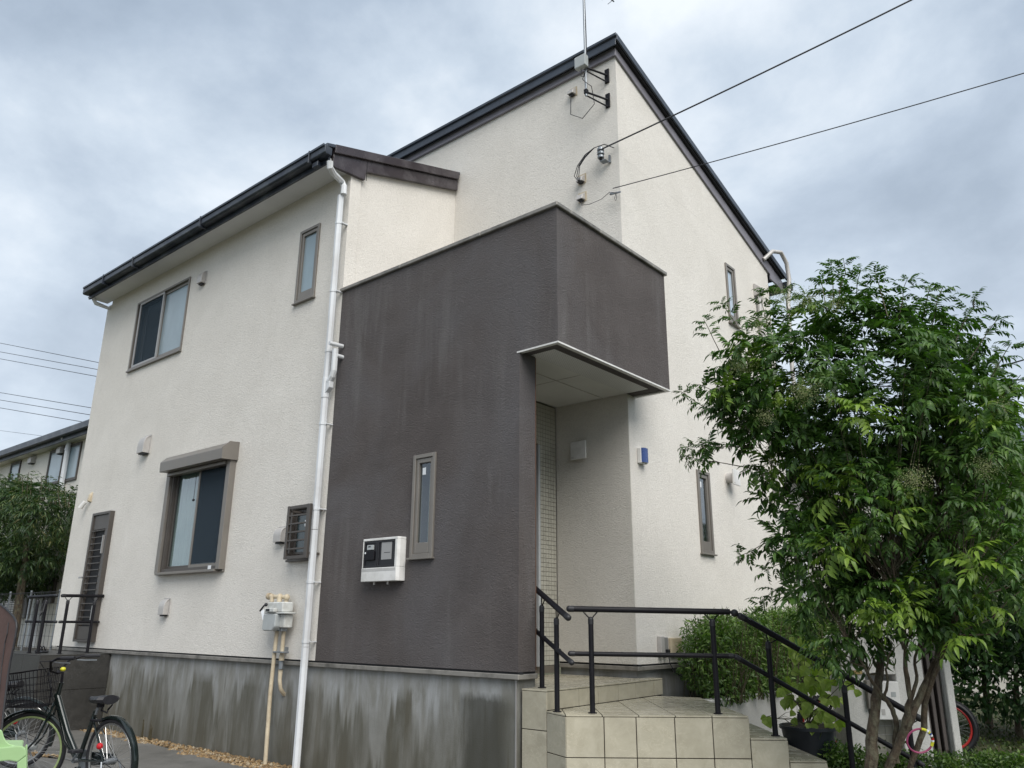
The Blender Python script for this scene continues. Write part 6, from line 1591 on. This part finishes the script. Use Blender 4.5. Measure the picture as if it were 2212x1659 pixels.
# split outline in convex bits: top band and leg
m.prism([outl[0], outl[1], outl[2], outl[3], outl[4], outl[5], (uu(360), zc_(1500)), (uu(262), zc_(1590)), outl[12], outl[13], outl[14], outl[15]], -0.012, 0.012)
m.build('seat_skirt', MT['green'], t, bevel=0.006, segs=2)
M(FC).prism([(uu(262), zc_(1592)), (uu(360), zc_(1502)), outl[6], outl[7], outl[8], (uu(430), zc_(2150)), (uu(345), zc_(2150)), outl[9], outl[10], outl[11]], -0.012, 0.012).build('leg', MT['green'], t, bevel=0.006, segs=2)
m = M(FC); m.slab([(uu(-260), 0.0), (uu(300), 0.0), (uu(300), -0.30), (uu(-260), -0.30)], zc_(1395)-0.012, zc_(1395)); m.build('seat', MT['green'], t, bevel=0.006)
M(FC).prism([(uu(262), zc_(1592)), (uu(352), zc_(1440)), outl[7], outl[8], (uu(430), zc_(2150)), (uu(345), zc_(2150)), outl[9]], -0.30, -0.276).build('leg', MT['green'], t, bevel=0.006)
m = M(FC); m.prism([(uu(-200), zc_(1410)), (uu(230), zc_(1400)), (uu(230), zc_(1378)), (uu(120), zc_(1352)), (uu(70), zc_(1315)), (uu(30), zc_(1260)), (uu(-10), zc_(1170)), (uu(-200), zc_(1100))], -0.03, -0.008); m.build('backrest', MT['green'], t, bevel=0.006)
# brown fabric cover at the left edge
t = thing('fabric_cover', 'brown quilted fabric cover with black piping at the left edge', 'cover', loc=(-8.9, 2.3, -1.44))
def cv(x, y, Y=2.55): return at(x*.17362, 1180.9+.17362*y, 1, Y)
pts = [(-260, 640), (-120, 665), (0, 712), (60, 760), (120, 815), (170, 870), (205, 940), (208, 1010), (190, 1130), (165, 1260), (130, 1420), (100, 1600), (70, 1850), (40, 2100), (10, 2400), (-260, 2400)]
P3 = [cv(*p) for p in pts]; m = M(); nb_ = Vector((P3[5].x, P3[5].y, 0)).normalized()*0.5
b = 0; n = len(P3)
m.v += P3+[p+nb_ for p in P3]; m.f += [list(range(n)), list(range(2*n-1, n-1, -1))]+[[i, (i+1) % n, n+(i+1) % n, n+i] for i in range(n)]
m.build('fabric', MT['brownfab'], t)
m = M(); m.tube(P3[:-1], 0.008, 6); m.build('piping', MT['rubber'], t)
m = M(); m.tube([cv(105, 945, 2.545), cv(90, 1080, 2.545), cv(60, 1200, 2.545), cv(20, 1500, 2.545), cv(-10, 1800, 2.545)], 0.004, 5); m.build('seam', MT['rubber'], t)

# ------------------------------------------------------------------ left tree
t = thing('broadleaf_tree', 'dark drooping leaved tree in front of the neighbouring house', 'tree', loc=(-19.5, 6.9, -1.4))
def lb(x, y, rx, ry, Y=6.9, d=1.1):
    c = at(x, y, 1, Y); k = c.dot(f_)/FPX; return (tuple(c), (rx*k*1.0, d, ry*k))
bl_ = [lb(40, 1150, 105, 105), lb(-40, 1130, 120, 110), lb(110, 1110, 45, 60), lb(15, 1225, 70, 60), lb(75, 1200, 45, 40), lb(60, 1085, 80, 40), lb(-10, 1240, 70, 50)]
lpt = [compound(2, 0.16, 0.15, 0.035, 21, 0.5), compound(2, 0.13, 0.13, 0.032, 22, 0.3)]
ins_ = []
for p, v, r in in_blobs(bl_, 5200, 0.45):
    d = v*np.array([0.8, 0.8, 0.5])+rng.normal(size=3)*0.4; ins_.append((rng.integers(2), basis(d, roll=rng.uniform(-.6, .6), scale=rng.uniform(0.7, 1.15)), p))
m = M()
for i in range(34):
    x = rng.uniform(5, 168); y0_ = 1075+abs(x-60)*0.25; y1_ = y0_-rng.uniform(25, 62)
    if x > 150: y1_ = y0_-15
    Y = rng.uniform(6.4, 7.2); a, b = np.array(at(x, y0_, 1, Y)), np.array(at(x+rng.uniform(-8, 8), y1_, 1, Y)); m.tube([a, b], [0.012, 0.005], 4, caps=False)
    for k in range(7):
        q = a+(b-a)*(0.3+0.7*k/6); d = rng.normal(size=3); d[2] = abs(d[2])*0.6+0.3; ins_.append((rng.integers(2), basis(d, scale=rng.uniform(0.55, 0.9)), q))
tag(m.build('branches', MT['stem'], t), kind='stuff')
tag(merge('crown', lpt, ins_, MT['ltree'], t), kind='stuff')
c0 = at(50, 1240, 1, 6.9); m = M(); m.tube([(c0.x, 6.9, -1.44), (c0.x+0.1, 6.9, -0.2), (c0.x, 6.9, 0.9), (c0.x-0.2, 6.9, 2.2)], [0.12, 0.10, 0.08, 0.04], 9); m.build('trunk', MT['bark'], t, smooth=True)

# ------------------------------------------------------------------ background on the right
def rb2(x, y, rx, ry, Y, d):
    c = at(x, y, 1, Y); k = c.dot(f_)/FPX; return (tuple(c), (rx*k, d, ry*k))
t = thing('hedge', 'dense dark green hedge behind the ash tree at the right edge', 'hedge', loc=(0.0, 11.5, -1.3))
hb = [rb2(2080, 1290, 130, 170, 11.5, 1.2), rb2(2190, 1250, 120, 230, 11.2, 1.2), rb2(2280, 1250, 120, 250, 10.8, 1.2), rb2(2010, 1340, 90, 110, 11.8, 1.0), rb2(2160, 1440, 140, 110, 10.8, 0.9), rb2(2230, 1080, 90, 100, 11.6, 1.0), rb2(2090, 1130, 100, 80, 12.0, 1.0)]
leafy(t, hb, 22000, leaf_proto(0.085, 0.045, 0.25), MT['hedge'], 'leaves', 0.6)
m = M()
for b in hb[:6]:
    c = b[0]; m.tube([(c[0], c[1]+0.3, -1.45), (c[0]+0.1, c[1]+0.3, c[2])], [0.05, 0.02], 6)
m.build('stems', MT['bark'], t)
t = thing('shrub', 'paler green shrub arching in at the right edge below the ash crown', 'shrub', loc=(-0.4, 8.2, -1.3))
hb2 = [rb2(2150, 1120, 90, 90, 8.2, 0.5), rb2(2190, 1210, 70, 100, 8.0, 0.4), rb2(2110, 1020, 60, 50, 8.5, 0.4), rb2(2200, 1010, 50, 70, 8.2, 0.4)]
ins_ = []
p4 = [compound(5, 0.26, 0.07, 0.028, 31, 0.4), compound(5, 0.24, 0.065, 0.026, 32, 0.2)]
for p, v, r in in_blobs(hb2, 560, 0.3): ins_.append((rng.integers(2), basis(v*0.6+rng.normal(size=3)*0.6, roll=rng.uniform(-.5, .5), scale=rng.uniform(0.7, 1.1)), p))
tag(merge('leaves', p4, ins_, MT['bush'], t), kind='stuff')
m = M(); rt_ = Vector((-0.2, 8.4, -1.35))
for b in hb2: m.tube([rt_, rt_.lerp(Vector(b[0]), 0.5)+Vector((0.1, 0, 0.1)), b[0]], [0.02, 0.014, 0.006], 6)
m.build('stems', MT['stem'], t)
# low hedge running right, behind wheel
t = thing('low_hedge', 'low tangled hedge of small leaves beyond the red wheel', 'hedge', loc=(0.2, 10, -1.3))
hb3 = [((-0.9+0.5*i, 10.3-0.1*i, -0.95+random.uniform(-.05, .05)), (0.5, 0.5, 0.5)) for i in range(7)]
leafy(t, hb3, 9000, leaf_proto(0.05, 0.028, 0.2), MT['hedge'], 'leaves', 0.55)
# beige house and slate roofed house beyond
t = thing('distant_house', 'beige rendered house glimpsed through the ash tree', 'house', loc=(-6, 21, -1.3))
M().box((-8.5, -2.6), (17, 23), (-1.4, 3.1)).build('wall', MT['ncream'], t)
m = M(FYZ).prism([(16.6, 3.1), (23.4, 3.1), (20, 4.0)], -8.8, -2.3); m.build('roof', MT['navy'], t)
for a, b, c, d in ((-4.6, -3.6, 0.9, 2.2), (-7.4, -6.4, 0.9, 2.2)):
    FD = Fr((0, 17, 0)); m = M(FD); bars(m, a, b, c, d, 0.06, 0.001, 0.05); w_ = m.build('window', MT['taupe_d'], t); M(FD).box((a+.06, b-.06), (0.001, 0.02), (c+.06, d-.06)).build('pane', MT['frost'], w_)
t = thing('distant_house', 'house with a blue grey slate roof behind the tree at the right edge', 'house', loc=(2, 32, -1.3))
rz0 = at(2140, 992, 1, 30); rz1 = at(2212, 925, 1, 33)
M().box((rz0.x-2.5, rz0.x+9), (30.4, 38), (-1.4, rz0.z-0.1)).build('wall', MT['ncream'], t)
m = M(FYZ).prism([(29.8, rz0.z-0.05), (33.6, rz1.z+0.3), (34, rz1.z+0.3), (38.4, rz0.z-0.05)], rz0.x-3, rz0.x+9.5); m.build('roof', MT['slate'], t)
M().box((rz0.x-3, rz0.x+9.5), (29.7, 29.79), (rz0.z-0.35, rz0.z+0.02)).build('gutter', MT['navy'], t)
# ground cover under the tree
def ok_cover(x, y):
    if y < 6.6: return False
    if x < -2.35 and y < 8.2: return False
    if x < -3.75: return False
    p = Vector((x, y, 0)); q = p-Vector(A3+(0,)); s, tt = q.dot(S_), q.dot(T_)
    if s < 0.95 and tt > -0.05: return False
    return True
ins_ = []
cnt = 0
while cnt < 15000:
    x, y = rng.uniform(-3.6, 2.5), rng.uniform(6.4, 13)
    if not ok_cover(x, y): continue
    h = 0.16*math.exp(-((y-7.4)/1.4)**2)+0.07+0.05*math.sin(x*3)*math.sin(y*2.2)
    cnt += 1
    ins_.append((0, basis(rng.normal(size=3)+np.array([0, 0, 0.4]), scale=rng.uniform(0.6, 1.3)), np.array([x, y, gz(x, y)+rng.uniform(0, max(0.03, h))])))
tag(merge('ground_cover', [leaf_proto(0.045, 0.026, 0.2)], ins_, MT['cover']), 'low leafy ground cover around the foot of the ash tree', 'ground cover', kind='stuff')
gr = (np.array([(-0.003, 0, 0), (0.003, 0, 0), (0.002, 0.01, 0.08), (0, 0.05, 0.15)]), np.array([(0, 1, 2), (0, 2, 3)]))
ins_ = []
for _ in range(9000):
    x, y = rng.uniform(-1.6, 4), rng.uniform(7.5, 15); ins_.append((0, basis((math.cos(rng.uniform(0, 6.28)), math.sin(rng.uniform(0, 6.28)), rng.uniform(-.3, .3)), scale=rng.uniform(0.5, 1.1)), np.array([x, y, gz(x, y)])))
tag(merge('grass', [gr], ins_, MT['cover']), 'thin rough grass on the bare earth beyond the gate wall', 'grass', kind='stuff')
# low shrubs in front of the gate wall
t = thing('low_shrub', 'low dark leafy shrubs at the foot of the white gate wall', 'shrub', loc=(-2.1, 7.5, -1.25))
sb = []
for i in range(16):
    q = i/15; sb.append(((-2.62+1.5*q+random.uniform(-.05, .05), 7.35+0.75*q+random.uniform(-.12, .05), -1.13+random.uniform(-.03, .03)), (0.16, 0.16, random.uniform(0.10, 0.17))))
leafy(t, sb, 11000, leaf_proto(0.036, 0.018, 0.2), MT['bush'], 'leaves', 0.5)
# dry weeds at foundation
t = thing('weed', 'two withered brown weed stalks at the foot of the foundation', 'weed', loc=(-10.6, 5.3, -1.43))
for x_, y_ in ((905, 1425), (955, 1430)):
    b = at(x_*.34026, (1900+.5907*(y_+18))/1.736, 1, 5.24); m = M()
    for k in range(14):
        a = rng.normal(size=2)*0.012; m.tube([(b.x+a[0], 5.24+a[1], -1.43), (b.x+a[0]*1.2+rng.uniform(-.01, .01), 5.24, -1.43+rng.uniform(0.10, 0.24))], [0.006, 0.002], 4)
    m.build('stalk', MT['stem'], t)

# ------------------------------------------------------------------ overhead wires at both edges
lw = [(0, 741, 222, 785), (0, 760, 221, 800), (0, 775, 219, 815), (0, 848, 209, 883), (0, 864, 206, 898), (0, 881, 200, 915), (0, 930, 110, 944)]
nm_ = ['topmost', 'second', 'third', 'fourth', 'fifth', 'sixth', 'lowest and thinnest']
for k, (x0, y0, x1, y1) in enumerate(lw):
    a, b = Vector(at(x0, y0, 1, 22)), Vector(at(x1, y1, 1, 22)); d = b-a
    cable('overhead_wire', nm_[k]+' of the overhead wires left of the house', [a-d*0.5, b+d*0.35], 0.022 if k < 6 else 0.012, 'wire', 'overhead wires left of the house')
for k, (x0, y0, x1, y1) in enumerate(((2150, 795, 2230, 772), (2140, 822, 2230, 820), (1980, 836, 2230, 842))):
    a, b = Vector(at(x0, y0, 1, 24)), Vector(at(x1, y1, 1, 24)); d = b-a
    cable('overhead_wire', ['upper rising', 'middle level', 'lowest level'][k]+' wire at the right edge behind the ash tree', [a-d*(3.0 if k < 2 else 1.2), b+d*(8 if k < 2 else 4)], 0.02, 'wire', 'overhead wires right of the tree')

# ------------------------------------------------------------------ cancel parent offsets
for o in list(bpy.data.objects):
    if o.parent is not None:
        r_o = o.parent
        if r_o.parent is None and r_o.type == 'EMPTY':
            o.matrix_parent_inverse = Matrix.Translation(-r_o.location)
    if '_abs' in o: del o['_abs']
